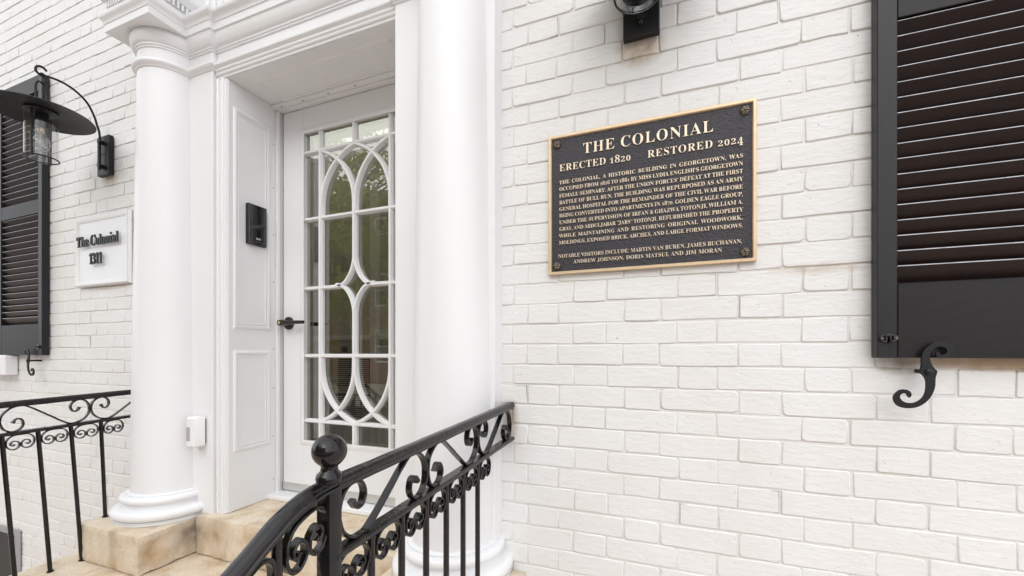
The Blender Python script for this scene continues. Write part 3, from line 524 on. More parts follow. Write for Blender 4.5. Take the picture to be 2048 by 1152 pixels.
 '50,347,371,341,384,335,397,322,404,302,404,271,404,243,386,220,350,220,261,220,172,220,83,220,62,223,47,230,39,236,30,249,25,268,24,268,16,268,8,268,0,188,0]]],"o":[501,[[294,-15,2',
 '51,-15,207,-15,168,-4,135,17,101,38,75,67,56,105,37,142,28,183,28,229,28,276,37,319,56,356,75,393,101,422,135,443,168,464,207,474,250,474,293,474,332,464,365,443,398,422,425,394,44',
 '4,357,463,320,472,278,472,229,472,181,463,139,444,102,425,65,398,37,366,16,333,-5],[223,17,251,17,279,17,299,31,311,58,317,71,321,92,324,121,326,150,327,186,327,229,327,317,321,375',
 ',309,403,297,431,278,445,251,445,222,445,202,431,191,403,180,374,174,317,174,230,174,187,175,151,178,122,181,93,185,71,191,58,203,31]]]}',
]))
# ------------------------------------------------------------------ ground
def ground():
    tag(boxo('sidewalk', M['walk'], None, -30, 20, -3.2, 2.0, -0.2, 0.0), kind='structure')
    tag(boxo('kerb', M['kerb'], None, -30, 20, -3.36, -3.203, -0.3, 0.004, bev=0.01), kind='structure')
    tag(boxo('street', M['asphalt'], None, -30, 20, -8.8, -3.364, -0.4, -0.13), kind='structure')
    tag(boxo('far_sidewalk', M['walk'], None, -30, 20, -15.5, -8.804, -0.4, -0.01), kind='structure')
    bm = bmesh.new(); box(bm, -200, 200, -200, 200, -0.9, -0.45)
    tag(tomesh('ground', bm, M['asphalt']), kind='structure')
ground()

# ------------------------------------------------------------------ the brick wall
TH = R(20.464)
def proj(x, y, z):
    d = 1.33+y
    a = math.atan2(x, d)+TH
    if abs(a) > 1.35 or d <= 0: return None
    dep = math.hypot(x, d)*math.cos(a)
    return 1024+815*math.tan(a), 706-815*(z-1.6)/dep

wall = thing('brick_wall', 'cream painted brick wall of the house, laid in alternating long and short bricks', 'wall', (0, 0.1, 0))
bm = bmesh.new()
WX0, WX1, WZ1 = -7.0, 3.2, 5.2
box(bm, WX0, -2.30, 0.0, 0.25, -0.15, WZ1)
box(bm, -0.56, WX1, 0.0, 0.25, -0.15, WZ1)
box(bm, -2.30, -0.56, 0.0, 0.25, 4.1, WZ1)
box(bm, -2.30, -0.56, 0.0, 0.20, -0.15, 0.60)
tomesh('mortar', bm, M['mortar'], wall)

COURSE = 0.0685
def brick_bm(bm, L, H, seed, ox=0, oz=0, depth=0.0033):
    rnd = random.Random(seed)
    j = lambda s: rnd.uniform(-s, s)
    c = 0.0018+rnd.random()**3*0.008
    hx, hz = L/2, H/2
    pts = [(-hx+c, -hz), (-hx*0.0+j(L*0.2), -hz+j(0.0016)), (hx-c, -hz), (hx, -hz+c), (hx+j(0.001), hz-c), (hx-c, hz), (j(L*0.2), hz+j(0.0016)), (-hx+c, hz), (-hx, hz-c), (-hx+j(0.001), -hz+c)]
    pts = [(x+j(0.0018), z+j(0.0016)) for x, z in pts]
    dd = depth+j(0.0012)
    rings = []
    for ins, y in ((0.0, 0.003), (0.0004, -dd*0.60), (0.0026, -dd)):
        rings.append([bm.verts.new((ox+x*(1-ins/hx), y, oz+z*(1-ins/hz))) for x, z in pts])
    n = len(pts)
    for A, B in zip(rings, rings[1:]):
        for i in range(n):
            f = bm.faces.new((A[i], A[(i+1) % n], B[(i+1) % n], B[i])); f.smooth = True
    bm.faces.new(rings[-1])

variants = {}
def brick_mesh(kind, L, H):
    lst = variants.setdefault(kind, [])
    if len(lst) < 18:
        bm = bmesh.new(); brick_bm(bm, L, H, 1000*len(lst)+int(L*1e4))
        bmesh.ops.recalc_face_normals(bm, faces=bm.faces)
        for f in bm.faces: f.smooth = len(f.verts) == 4
        me = bpy.data.meshes.new('brick'); bm.to_mesh(me); bm.free(); me.materials.append(M['brick']); lst.append(me)
        return me
    return random.choice(lst)

cands = []
PITCH = 0.3185; S_ = 0.2115; GX, GZ = 0.0034, 0.0044
rb = random.Random(3)
for n_ in range(-25, 52):
    z = 1.629+COURSE*(n_+0.5)
    even = n_ % 2 == 0
    x = (-0.491 if even else -0.439-S_) + (-24)*PITCH
    x += rb.uniform(-0.004, 0.004)
    while x < WX1-0.3:
        for kind in ('s', 'h'):
            Lb = S_ if kind == 's' else PITCH-S_
            a, b = x, x+Lb
            x += Lb
            if a < WX0: continue
            # clip against the doorway surround
            if z < 4.1 and z > 0.60:
                if a < -2.28 < b: b = -2.28
                if a < -0.575 < b: a = -0.575
                if a >= -2.28 and b <= -0.575+1e-6: continue
                if b-a < 0.03: continue
            cands.append((kind if abs(b-a-Lb) < 1e-6 else 'c', a, b, z))
def area(c):
    k, a, b, z = c
    p, q = proj(a, 0, z-0.03), proj(b, 0, z+0.03)
    if not p or not q: return 0
    if q[0] < 0 or p[0] > 2048 or min(p[1], q[1]) > 1152 or max(p[1], q[1]) < 0: return 0
    if 258 < p[0] and q[0] < 991: return 0
    x0, x1 = max(0, p[0]), min(2048, q[0])
    if x1-x0 < 3: return 0
    # behind the plaque, the shutters
    if p[0] > 1106 and q[0] < 1506 and -0.36 < a and b < 0.243 and 1.87 < z < 2.30: return 0
    if a > 0.505 and z > 1.60: return 0
    if b < -3.46 and z > 1.60: return 0
    return (x1-x0)*abs(q[1]-p[1])
ar = sorted(((area(c), i) for i, c in enumerate(cands)), reverse=True)
single = {i for a_, i in ar[:300] if a_ > 0}
rest = bmesh.new()
for i, (k, a, b, z) in enumerate(cands):
    Lb, H = b-a-GX+rb.uniform(-0.002, 0.0015), COURSE-GZ+rb.uniform(-0.0015, 0.001)
    cx, cz = (a+b)/2+rb.uniform(-0.0015, 0.0015), z+rb.uniform(-0.0012, 0.0012)
    if i in single:
        if k == 'c':
            bb = bmesh.new(); brick_bm(bb, Lb, H, i); bmesh.ops.recalc_face_normals(bb, faces=bb.faces)
            for f in bb.faces: f.smooth = len(f.verts) == 4
            me = bpy.data.meshes.new('brick'); bb.to_mesh(me); bb.free(); me.materials.append(M['brick'])
        else: me = brick_mesh(k, (S_ if k == 's' else PITCH-S_)-GX, COURSE-GZ)
        o = bpy.data.objects.new('brick', me); C.objects.link(o); o.parent = wall
        o.location = (cx, rb.uniform(-0.0009, 0.0012), cz)
        o.rotation_euler = (rb.uniform(-0.012, 0.012), rb.uniform(-0.006, 0.006), rb.uniform(-0.006, 0.006))
    else:
        brick_bm(rest, Lb, H, i, cx, cz)
bmesh.ops.recalc_face_normals(rest, faces=rest.faces)
for f in rest.faces: f.smooth = len(f.verts) == 4
me = bpy.data.meshes.new('brickwork'); rest.to_mesh(me); rest.free()
tag(link('brickwork', me, M['brick'], wall), kind='stuff')

# ------------------------------------------------------------------ stone steps
def stone_block(name, parent, x0, x1, y0, y1, z0, z1, res=0.025, amp=0.004, scoop=None, seed=0, face=0):
    bm = bmesh.new()
    nx, ny, nz = [max(2, min(70, int((b-a)/res))) for a, b in ((x0, x1), (y0, y1), (z0, z1))]
    cache = {}
    def V(i, j, k):
        key = (i, j, k)
        if key not in cache:
            cache[key] = bm.verts.new((x0+(x1-x0)*i/nx, y0+(y1-y0)*j/ny, z0+(z1-z0)*k/nz))
        return cache[key]
    for j in range(ny):
        for k in range(nz):
            for i in (0, nx): bm.faces.new((V(i, j, k), V(i, j+1, k), V(i, j+1, k+1), V(i, j, k+1)))
    for i in range(nx):
        for k in range(nz):
            for j in (0, ny): bm.faces.new((V(i, j, k), V(i+1, j, k), V(i+1, j, k+1), V(i, j, k+1)))
    for i in range(nx):
        for j in range(ny):
            for k in (0, nz): bm.faces.new((V(i, j, k), V(i+1, j, k), V(i+1, j+1, k), V(i, j+1, k)))
    cen = Vector(((x0+x1)/2, (y0+y1)/2, (z0+z1)/2)); hs_ = Vector(((x1-x0)/2, (y1-y0)/2, (z1-z0)/2))
    rr = 0.006
    for v in bm.verts:
        p = v.co.copy(); q = p-cen
        # round the edges: clamp to an inner box and push out by rr
        inner = Vector([max(-hs_[a]+rr, min(hs_[a]-rr, q[a])) for a in range(3)])
        dlt = q-inner
        if dlt.length > 1e-9: q = inner+dlt.normalized()*rr
        p = cen+q
        nn = dlt.normalized() if dlt.length > 1e-9 else Vector((0, 0, 1))
        wv = noise.noise(p*9+Vector((seed, 0, 0)))*amp+noise.noise(p*34+Vector((seed, 3, 0)))*amp*0.55
        edge = sum(1 for a in range(3) if abs(abs(q[a])-hs_[a]) < 0.012) >= 2
        if edge: wv -= abs(noise.noise(p*16+Vector((0, seed, 5))))*amp*1.6
        if face and nn.x > 0.7:          # rock-faced side
            wv += (noise.noise(p*38+Vector((9, 0, 0)))*0.5+noise.noise(p*80)*0.3+noise.noise(p*14)*0.6)*0.0075
        p = p+nn*wv
        if scoop:
            for sx, sy, sz, sr, sd, dx, dy, dz in scoop:
                e = ((v.co-Vector((sx, sy, sz))).length/sr)
                if e < 1: p = p+Vector((dx, dy, dz))*sd*(1-e*e)**2
        v.co = p
    return tomesh(name, bm, M['stone'], parent, smooth=50)

steps = thing('stone_steps', 'worn tan sandstone steps and landing under the white doorway', 'steps', (-1.4, -0.5, 0))
stone_block('landing', steps, -1.984, -0.90, -0.105, 0.215, 0.694, 0.868, seed=1, amp=0.004, res=0.02)
stone_block('plinth', steps, -2.43, -1.992, -0.318, -0.004, 0.694, 0.852, seed=2, amp=0.003, res=0.009, face=1,
            scoop=[(-1.992, -0.27, 0.775, 0.05, 0.014, -1, 0.2, 0), (-1.992, -0.225, 0.80, 0.06, 0.010, -1, 0, 0), (-1.992, -0.13, 0.74, 0.09, 0.008, -1, 0, 0), (-1.992, -0.30, 0.715, 0.04, 0.012, -0.7, 0.6, 0)])
stone_block('plinth', steps, -0.895, -0.44, -0.318, -0.004, 0.694, 0.852, seed=5, amp=0.005, res=0.016)
stone_block('step', steps, -2.52, -0.40, -0.93, -0.006, 0.52, 0.690, seed=7, amp=0.004, res=0.035)
stone_block('step', steps, -2.52, -0.40, -1.20, -0.80, 0.35, 0.518, seed=9, amp=0.004, res=0.04)
stone_block('step', steps, -2.52, -0.40, -1.47, -1.08, 0.18, 0.348, seed=11, amp=0.004, res=0.04)
stone_block('step', steps, -2.52, -0.40, -1.74, -1.35, 0.004, 0.178, seed=13, amp=0.004, res=0.04)
boxo('rubble_core', M['stone'], steps, -2.50, -0.42, -1.10, -0.01, 0.006, 0.515)

# ------------------------------------------------------------------ the doorcase
XL, XR = -1.864, -0.932           # opening
case = thing('doorcase', 'white classical door surround with round columns and moulded lintel', 'doorway', (-1.4, 0.0, 0.85))
YP = -0.07                         # pilaster face
def xyz(u, v, h): return (u, v, h)
# pilasters
for a, b in ((-2.345, -1.925), (XR, -0.533)):
    boxo('pilaster', M['trim'], case, a, b, YP, 0.20, 0.853 if a < -2 else 0.853, 3.13, bev=0.002)
# jamb trims: small roundings between pilaster and reveal
for s, xa, xb in ((1, -1.924, XL),):
    bm = bmesh.new()
    box(bm, xa, xb, -0.05, 0.20, 0.869, 2.852, bev=0.003)
    if s > 0: edges = (-1.915, -1.885)
    else: edges = (-0.911, -0.881)
    for e in edges:
        pts = [(e-0.009, -0.049), (e-0.0075, -0.0545), (e-0.003, -0.058), (e+0.003, -0.058), (e+0.0075, -0.0545), (e+0.009, -0.049)]
        r0 = [bm.verts.new((x, y, 0.870)) for x, y in pts]; r1 = [bm.verts.new((x, y, 2.851)) for x, y in pts]
        for i in range(5): bm.faces.new((r0[i], r0[i+1], r1[i+1], r1[i]))
        bm.faces.new(r0); bm.faces.new(r1)
    tomesh('jamb', bm, M['trim'], case, smooth=30)
# lintel body + soffit
boxo('lintel', M['trim'], case, -1.922, XR-0.001, -0.05, 0.20, 2.854, 3.128, bev=0.001)
low = [(-0.004, 2.855), (0.0, 2.857), (0.0, 2.864), (0.006, 2.867), (0.008, 2.872), (0.006, 2.878), (0.010, 2.882), (0.012, 2.884), (0.012, 2.893), (0.016, 2.896), (0.022, 2.902), (0.023, 2.909), (0.018, 2.916), (0.006, 2.919), (-0.004, 2.920)]
bm = bmesh.new(); moulding(bm, [(-1.921, -0.0505), (XR-0.001, -0.0505)], low, xyz); tomesh('lintel_moulding', bm, M['trim'], case, smooth=35)
astr = [(-0.004, 2.884), (0.004, 2.887), (0.006, 2.893), (0.010, 2.896), (0.016, 2.902), (0.018, 2.909), (0.015, 2.917), (0.006, 2.921), (-0.004, 2.922)]
for a, b in ((-2.345, -1.925), (XR, -0.533)):
    bm = bmesh.new(); moulding(bm, [(a, 0.0), (a, YP-0.0005), (b, YP-0.0005), (b, 0.0 if a > -1 else -0.05)], astr, xyz)
    tomesh('necking', bm, M['trim'], case, smooth=35)
up = [(-0.004, 2.972), (0.004, 2.973), (0.004, 2.980), (0.009, 2.982), (0.009, 2.989), (0.013, 2.991), (0.019, 3.000), (0.025, 3.014), (0.029, 3.030), (0.030, 3.044),
      (0.036, 3.046), (0.036, 3.076), (0.040, 3.079), (0.041, 3.087), (0.046, 3.096), (0.055, 3.103), (0.058, 3.108), (0.058, 3.121), (0.050, 3.127), (-0.004, 3.130)]
bm = bmesh.new()
moulding(bm, [(-2.345, 0.0), (-2.345, YP-0.001), (-1.9245, YP-0.001), (-1.9245, -0.0515), (XR-0.0005, -0.0515), (XR-0.0005, YP-0.001), (-0.533, YP-0.001), (-0.533, 0.0)], up, xyz)
tomesh('entablature', bm, M['trim'], case, smooth=35)
# columns
def column(cx, rb_, rt):
    cy = YP
    prof = []
    for i in range(25):
        t = i/24; z = 0.973+(2.884-0.973)*t
        e = t**1.15
        prof.append((rb_+(rt-rb_)*e, z))
    prof = [(rb_+0.006, 0.968)]+prof+[(rt, 2.972)]
    bm = bmesh.new(); lathe(bm, cx, cy, prof, 72)
    col = tomesh('column', bm, M['trim'], case, smooth=35)
    k = rb_/0.15
    base = [(0.19*k, 0.8525), (0.211*k, 0.8535), (0.211*k, 0.864), (0.214*k, 0.867)]
    for i in range(9):
        a = -math.pi/2+math.pi*i/8*0.92
        base.append(((0.196+0.0215*math.cos(a))*k, 0.889+0.0215*math.sin(a)))
    base += [(0.186*k, 0.9125), (0.178*k, 0.914), (0.171*k, 0.919), (0.169*k, 0.926), (0.171*k, 0.931)]
    for i in range(9):
        a = -math.pi/2+math.pi*i/8
        base.append(((0.171+0.0165*math.cos(a))*k, 0.9475+0.0155*math.sin(a)))
    base += [(0.165*k, 0.9635), (0.165*k, 0.970), (0.152*k, 0.974), (0.14*k, 0.975)]
    bm = bmesh.new(); lathe(bm, cx, cy, base, 72); tomesh('column_base', bm, M['trim'], col, smooth=45)
    cap = [(rt-0.01, 2.883)]+[(rt+o, z) for o, z in astr[1:-1]]+[(rt-0.004, 2.923)]
    bm = bmesh.new(); lathe(bm, cx, cy-0.0006, cap, 72); tomesh('neck_ring', bm, M['trim'], col, smooth=45)
    e = [(rt-0.004, 2.971), (rt+0.004, 2.973), (rt+0.004, 2.980), (rt+0.009, 2.982), (rt+0.009, 2.989), (rt+0.013, 2.991), (rt+0.018, 2.999), (rt+0.023, 3.010), (rt+0.0265, 3.024), (rt+0.0265, 3.036), (rt+0.021, 3.0465)]
    bm = bmesh.new(); lathe(bm, cx, cy-0.0006, e, 72); tomesh('echinus', bm, M['trim'], col, smooth=45)
    h = 0.158; cyb = -0.093
    bm = bmesh.new()
    ab = [(-0.02, 3.0455), (0.0, 3.0462), (0.0, 3.0762), (0.003, 3.0792), (0.004, 3.0872), (0.008, 3.0962), (0.014, 3.1032), (0.016, 3.1082), (0.016, 3.1212), (0.010, 3.1272), (-0.02, 3.1302)]
    moulding(bm, [(cx-h, 0.0), (cx-h, cyb-h), (cx+h, cyb-h), (cx+h, 0.0)], ab, xyz)
    box(bm, cx-h+0.002, cx+h-0.002, cyb-h+0.002, 0.0, 3.0466, 3.130)
    tomesh('abacus', bm, M['trim'], col, smooth=30)
    # impost block with a little dentil course above
    b = 0.148
    bm = bmesh.new(); box(bm, cx-b, cx+b, cyb-b, 0.0, 3.1305, 3.42, bev=0.001)
    moulding(bm, [(cx-b, 0.0), (cx-b, cyb-b), (cx+b, cyb-b), (cx+b, 0.0)], [(-0.01, 3.131), (0.012, 3.131), (0.012, 3.139), (0.004, 3.147), (-0.01, 3.149)], xyz)
    moulding(bm, [(cx-b, 0.0), (cx-b, cyb-b), (cx+b, cyb-b), (cx+b, 0.0)], [(-0.01, 3.178), (0.014, 3.18), (0.022, 3.19), (0.038, 3.20), (0.045, 3.215), (0.045, 3.23), (-0.01, 3.235)], xyz)
    tomesh('impost', bm, M['trim'], col, smooth=30)
    bm = bmesh.new()
    for sx in (cx-b-0.006, cx+b+0.006):
        for q in range(13):
            y = cyb-b+0.006+q*0.0185
            if y < -0.01: box(bm, sx-0.007, sx+0.007, y, y+0.010, 3.152, 3.1785)
    for q in range(16):
        x = cx-b+0.004+q*0.0185
        box(bm, x, x+0.010, cyb-b-0.013, cyb-b+0.001, 3.152, 3.1785)
    tag(tomesh('dentils', bm, M['trim'], col), kind='stuff')
    return col
column(-2.207, 0.150, 0.126)
column(-0.686, 0.143, 0.119)
# above the entablature: pilaster strips and the lower edge of a fanlight
boxo('frieze_board', M['trim'], case, -2.31, -0.55, -0.02, 0.18, 3.131, 3.20)
for a, b in ((-2.31, -1.79), (-1.0, -0.55)):
    bm = bmesh.new(); box(bm, a, b, -0.022, 0.18, 3.2005, 4.10)
    for i in range(4):
        xx = (-2.035+i*0.045) if a < -2 else (-0.96+i*0.045)
        box(bm, xx, xx+0.022, -0.032, -0.02, 3.2005, 4.10, bev=0.003)
    tomesh('upper_pilaster', bm, M['trim'], case, smooth=30)
boxo('fanlight_sill', M['trim'], case, -1.789, -1.001, 0.01, 0.18, 3.2005, 3.235, bev=0.003)
boxo('fanlight_glass', M['greypaint'], case, -1.789, -1.001, 0.08, 0.09, 3.2355, 4.09)
for i in range(4):
    boxo('fanlight_bar', M['trim'], case, -1.789+i*0.2-0.0+0.06, -1.789+i*0.2+0.085, 0.055, 0.079, 3.2355, 4.09)
boxo('fanlight_head', M['trim'], case, -1.789, -1.001, 0.0, 0.18, 4.092, 4.10)
# soffit lining
boxo('soffit', M['trim'], case, XL, XR-0.0005, -0.044, 0.19, 2.8515, 2.856)
bead = [(-0.009, 0.0), (-0.007, 0.004), (-0.002, 0.006), (0.002, 0.006), (0.006, 0.0035), (0.009, 0.001), (0.010, 0.0)]
def bead_frame(name, parent, u0, u1, v0, v1, fn, k=1.0, m=None):
    bm = bmesh.new()
    moulding(bm, [(u0, v0), (u1, v0), (u1, v1), (u0, v1)], [(o*k, h*k) for o, h in bead], fn, closed=True)
    return tomesh(name, bm, m or M['trim'], parent, smooth=40)
bead_frame('soffit_bead', case, XL+0.10, XR-0.10, 0.02, 0.165, lambda u, v, h: (u, v, 2.8515-h))
# reveals
for s, X in ((1, XL), (-1, XR)):
    a, b = (X-0.003, X+0.004) if s > 0 else (X-0.004, X+0.003)
    rv = boxo('reveal_board', M['trim'], case, a, b, -0.043, 0.196, 0.870, 2.851, bev=0.0015)
    xs = X+0.004*s
    for z0, z1 in ((1.722, 2.728), (1.150, 1.602)):
        bead_frame('panel_moulding', rv, -0.010, 0.160, z0, z1, lambda u, v, h, xs=xs, s=s: (xs+s*h, u, v), 1.15)
        bead_frame('panel_moulding', rv, 0.006, 0.144, z0+0.016, z1-0.016, lambda u, v, h, xs=xs, s=s: (xs+s*h, u, v), 0.55)
# door stops
for s, X in ((1, XL), (-1, XR)):
    x0, x1 = (X-0.003, X+0.018) if s > 0 else (X-0.018, X+0.003)
    st = boxo('door_stop', M['trim'], case, x0, x1, 0.197, 0.232, 0.872, 2.834, bev=0.002)
    xx = X+0.0185*s
    boxo('weatherstrip', M['steel'], st, min(xx, xx+0.003*s), max(xx, xx+0.003*s), 0.212, 0.229, 0.90, 2.832)
    for i, z in enumerate((2.66, 2.44, 2.20, 1.96, 1.62, 1.42, 1.18, 0.96)):
        bm = bmesh.new(); n = 10; yy = 0.1975-0.012
        ring = [bm.verts.new((X+0.0048*s, yy+0.0026*math.cos(2*math.pi*k/n), z+0.0026*math.sin(2*math.pi*k/n))) for k in range(n)]
        bm.faces.new(ring)
        ext = bmesh.ops.extrude_face_region(bm, geom=list(bm.faces)); bmesh.ops.translate(bm, verts=[v for v in ext['geom'] if isinstance(v, bmesh.types.BMVert)], vec=(-0.002*s, 0, 0))
        tomesh('nail', bm, M['hole'], st)
hd = bmesh.new(); box(hd, XL+0.0, XR-0.0, 0.170, 0.198, 2.838, 2.8512, bev=0.003); box(hd, XL+0.0, XR-0.0, 0.1985, 0.235, 2.835, 2.850, bev=0.002)
hs2 = tomesh('head_stop', hd, M['trim'], case)
for i, x in enumerate((-1.80, -1.66, -1.50, -1.34)):
    bm = bmesh.new(); box(bm, x-0.003, x+0.003, 0.181, 0.187, 2.8362, 2.8385); tomesh('nail', bm, M['hole'], hs2)
boxo('threshold', M['trim'], case, XL-0.0, XR+0.0, 0.150, 0.30, 0.8690, 0.892, bev=0.004)

# ------------------------------------------------------------------ vestibule behind the glass
vest = thing('vestibule', 'pale grey vestibule seen dimly through the glass of the door', 'room', (-1.5, 0.8, 0.86))
boxo('floor', M['infloor'], vest, -2.7, -0.4, 0.305, 1.25, 0.80, 0.868)
boxo('back_wall', M['inwall'], vest, -2.7, -0.4, 1.25, 1.33, 0.80, 3.2)
boxo('side_wall', M['inwall'], vest, -2.78, -2.70, 0.255, 1.33, 0.80, 3.2)
boxo('side_wall', M['inwall'], vest, -0.40, -0.32, 0.255, 1.33, 0.80, 3.2)
boxo('ceiling', M['inwall'], vest, -2.7, -0.4, 0.255, 0.60, 3.10, 3.2)
boxo('added_skylight', M['lampglass'], vest, -2.7, -0.4, 0.6005, 1.25, 3.15, 3.16)  # unseen glazed opening, added to let daylight brighten the vestibule
boxo('inner_front', M['inwall'], vest, -2.69, XL-0.003, 0.252, 0.30, 0.868, 3.1)
boxo('inner_front', M['inwall'], vest, XR+0.003, -0.41, 0.252, 0.30, 0.868, 3.1)
boxo('inner_front', M['inwall'], vest, XL-0.003, XR+0.003, 0.252, 0.30, 2.85, 3.1)
boxo('chair_rail', M['trim'], vest, -2.69, -0.41, 1.225, 1.2499, 1.70, 1.74, bev=0.004)
boxo('skirting', M['trim'], vest, -2.69, -0.41, 1.228, 1.2499, 0.868, 1.02, bev=0.004)
boxo('casing', M['trim'], vest, -2.115, -2.04, 1.215, 1.2499, 0.868, 2.9, bev=0.004)
vent = thing('wall_vent', 'louvred white return air grille seen through the lower door glass', 'vent', (-2.3, 1.24, 1.08))
for z0, z1 in ((1.33, 1.57), (1.09, 1.28)):
    boxo('recess', M['dark'], vent, -2.45, -2.14, 1.244, 1.2495, z0, z1)
    for i in range(int((z1-z0)/0.016)):
        bm = bmesh.new(); z = z0+i*0.016; box(bm, -2.45, -2.14, 1.232, 1.243, z, z+0.007)
        tomesh('louvre', bm, M['inwall'], vent)
knob = bmesh.new(); lathe(knob, -2.36, 1.215, [(0.0, 1.605), (0.018, 1.61), (0.026, 1.63), (0.018, 1.65), (0.0, 1.655)], 20)
tag(tomesh('door_knob', knob, M['lever']), 'small black round knob seen through the door glass above the grille', 'knob')

# ------------------------------------------------------------------ the door
door = thing('door', 'white glazed front door with curved gothic tracery bars', 'door', (-1.39, 0.25, 0.895))
DX0, DX1, DZ0, DZ1 = -1.841, -0.943, 0.896, 2.832
GX0, GX1, GZ0, GZ1 = -1.708, -1.076, 1.152, 2.714
YD = 0.228
bm = bmesh.new(); box(bm, DX0, GX0, YD, YD+0.045, DZ0, DZ1, bev=0.002); tomesh('stile', bm, M['trim'], door)
bm = bmesh.new(); box(bm, GX1, DX1, YD, YD+0.045, DZ0, DZ1, bev=0.002); tomesh('stile', bm, M['trim'], door)
bm = bmesh.new(); box(bm, GX0+0.0003, GX1-0.0003, YD, YD+0.045, GZ1, DZ1, bev=0.001); tomesh('rail', bm, M['trim'], door)
bm = bmesh.new(); box(bm, GX0+0.0003, GX1-0.0003, YD, YD+0.045, DZ0, GZ0, bev=0.001); tomesh('rail', bm, M['trim'], door)
boxo('kick_strip', M['steel'], door, DX0+0.002, DX1-0.002, YD-0.004, YD-0.0005, DZ0+0.004, DZ0+0.042)
gb = [(-0.010, 0.0), (-0.010, 0.004), (-0.004, 0.007), (0.002, 0.006), (0.008, 0.003), (0.014, 0.002), (0.016, 0.0)]
bm = bmesh.new(); moulding(bm, [(GX0, GZ0), (GX1, GZ0), (GX1, GZ1), (GX0, GZ1)], gb, lambda u, v, h: (u, YD-h, v), closed=True)
tomesh('glazing_bead', bm, M['trim'], door, smooth=40)
# bar section: a flat nose with sloped shoulders, glass behind
def bar(pts, wd=0.021, name='muntin', y0=None, top=0.0):
    y0 = YD+0.001 if y0 is None else y0
    prof = [(0.024, -wd/2), (0.010, -wd/2), (0.003, -wd*0.30), (0.0, -wd*0.26), (0.0, wd*0.26), (0.003, wd*0.30), (0.010, wd/2), (0.024, wd/2)]
    bm = bmesh.new()
    sweep(bm, pts, prof, lambda u, v, s: (u, y0+s, v))
    return tomesh(name, bm, M['trim'], door, smooth=32)
CX = (GX0+GX1)/2
xb = [GX0, -1.601, CX, -1.183, GX1]
zb = [GZ0, 1.259, 1.586, 1.925, 2.273, 2.609, GZ1]
bar([(xb[1], GZ0), (xb[1], GZ1)], 0.022)
bar([(xb[3], GZ0), (xb[3], GZ1)], 0.022)
bar([(CX, GZ0), (CX, zb[1])], 0.024, y0=YD+0.0014)
bar([(CX, zb[5]), (CX, GZ1)], 0.024, y0=YD+0.0014)
for z in (zb[1], zb[2], zb[4], zb[5]): bar([(GX0, z), (GX1, z)], 0.020, y0=YD+0.0018)
bar([(GX0, zb[3]), (CX-0.10, zb[3])], 0.020, y0=YD+0.0018)
bar([(CX+0.10, zb[3]), (GX1, zb[3])], 0.020, y0=YD+0.0018)
def mir(pts): return [(2*CX-x, z) for x, z in pts]
def flipz(pts, c=1.9295): return [(x, 2*c-z) for x, z in pts]
# centre stem with ogee diamond
for f in (lambda p: p, flipz):
    bar(f([(CX, 2.035), (CX, zb[4]+0.0)]) if f is not flipz else flipz([(CX, 2.035), (CX, 2.273)]), 0.024, y0=YD+0.0014)
    arc = catmull([(CX-0.002, 2.06), (CX-0.008, 2.025), (CX-0.024, 1.985), (CX-0.050, 1.951), (CX-0.080, 1.931), (CX-0.112, 1.925)], 4)
    arc = [(p.x, p.y) for p in arc]
    yy = YD+0.0022
    bar(f(arc), 0.019, y0=yy); bar(f(mir(arc)), 0.019, y0=yy+0.0004)
# intersecting gothic arcs, top and bottom
half = CX-xb[1]
def qarc(x0, x1, z0, z1, n=16):
    """vertical at (x0, z0), bending over to (x1, z1)"""
    out = []
    for i in range(n+1):
        t = i/n*0.80*math.pi/2/ (math.pi/2)
        a = t*math.pi/2
        out.append((1-math.cos(a), math.sin(a)))
    mx, my = out[-1]
    return [(x0+(x1-x0)*a/mx, z0+(z1-z0)*b/my) for a, b in out]
yy = YD+0.0026
for k, (xa, xc) in enumerate(((xb[1], CX), (CX, xb[1]), (CX, xb[3]), (xb[3], CX))):
    a = qarc(xa+(0.004 if xc > xa else -0.004), xc, 2.33, zb[5]-0.002)
    a = [(a[0][0], 2.28)]+a
    bar(a, 0.020, y0=yy+0.0004*k)
    b = qarc(xa+(0.004 if xc > xa else -0.004), xc, 1.53, zb[1]+0.002)
    b = [(b[0][0], 1.58)]+b
    bar(b, 0.020, y0=yy+0.0004*k)
for i in range(4):
    for j in range(6):
        boxo('pane', M['glass'], door, xb[i]+0.0002, xb[i+1]-0.0002, YD+0.0262, YD+0.0300, zb[j]+0.0002, zb[j+1]-0.0002)
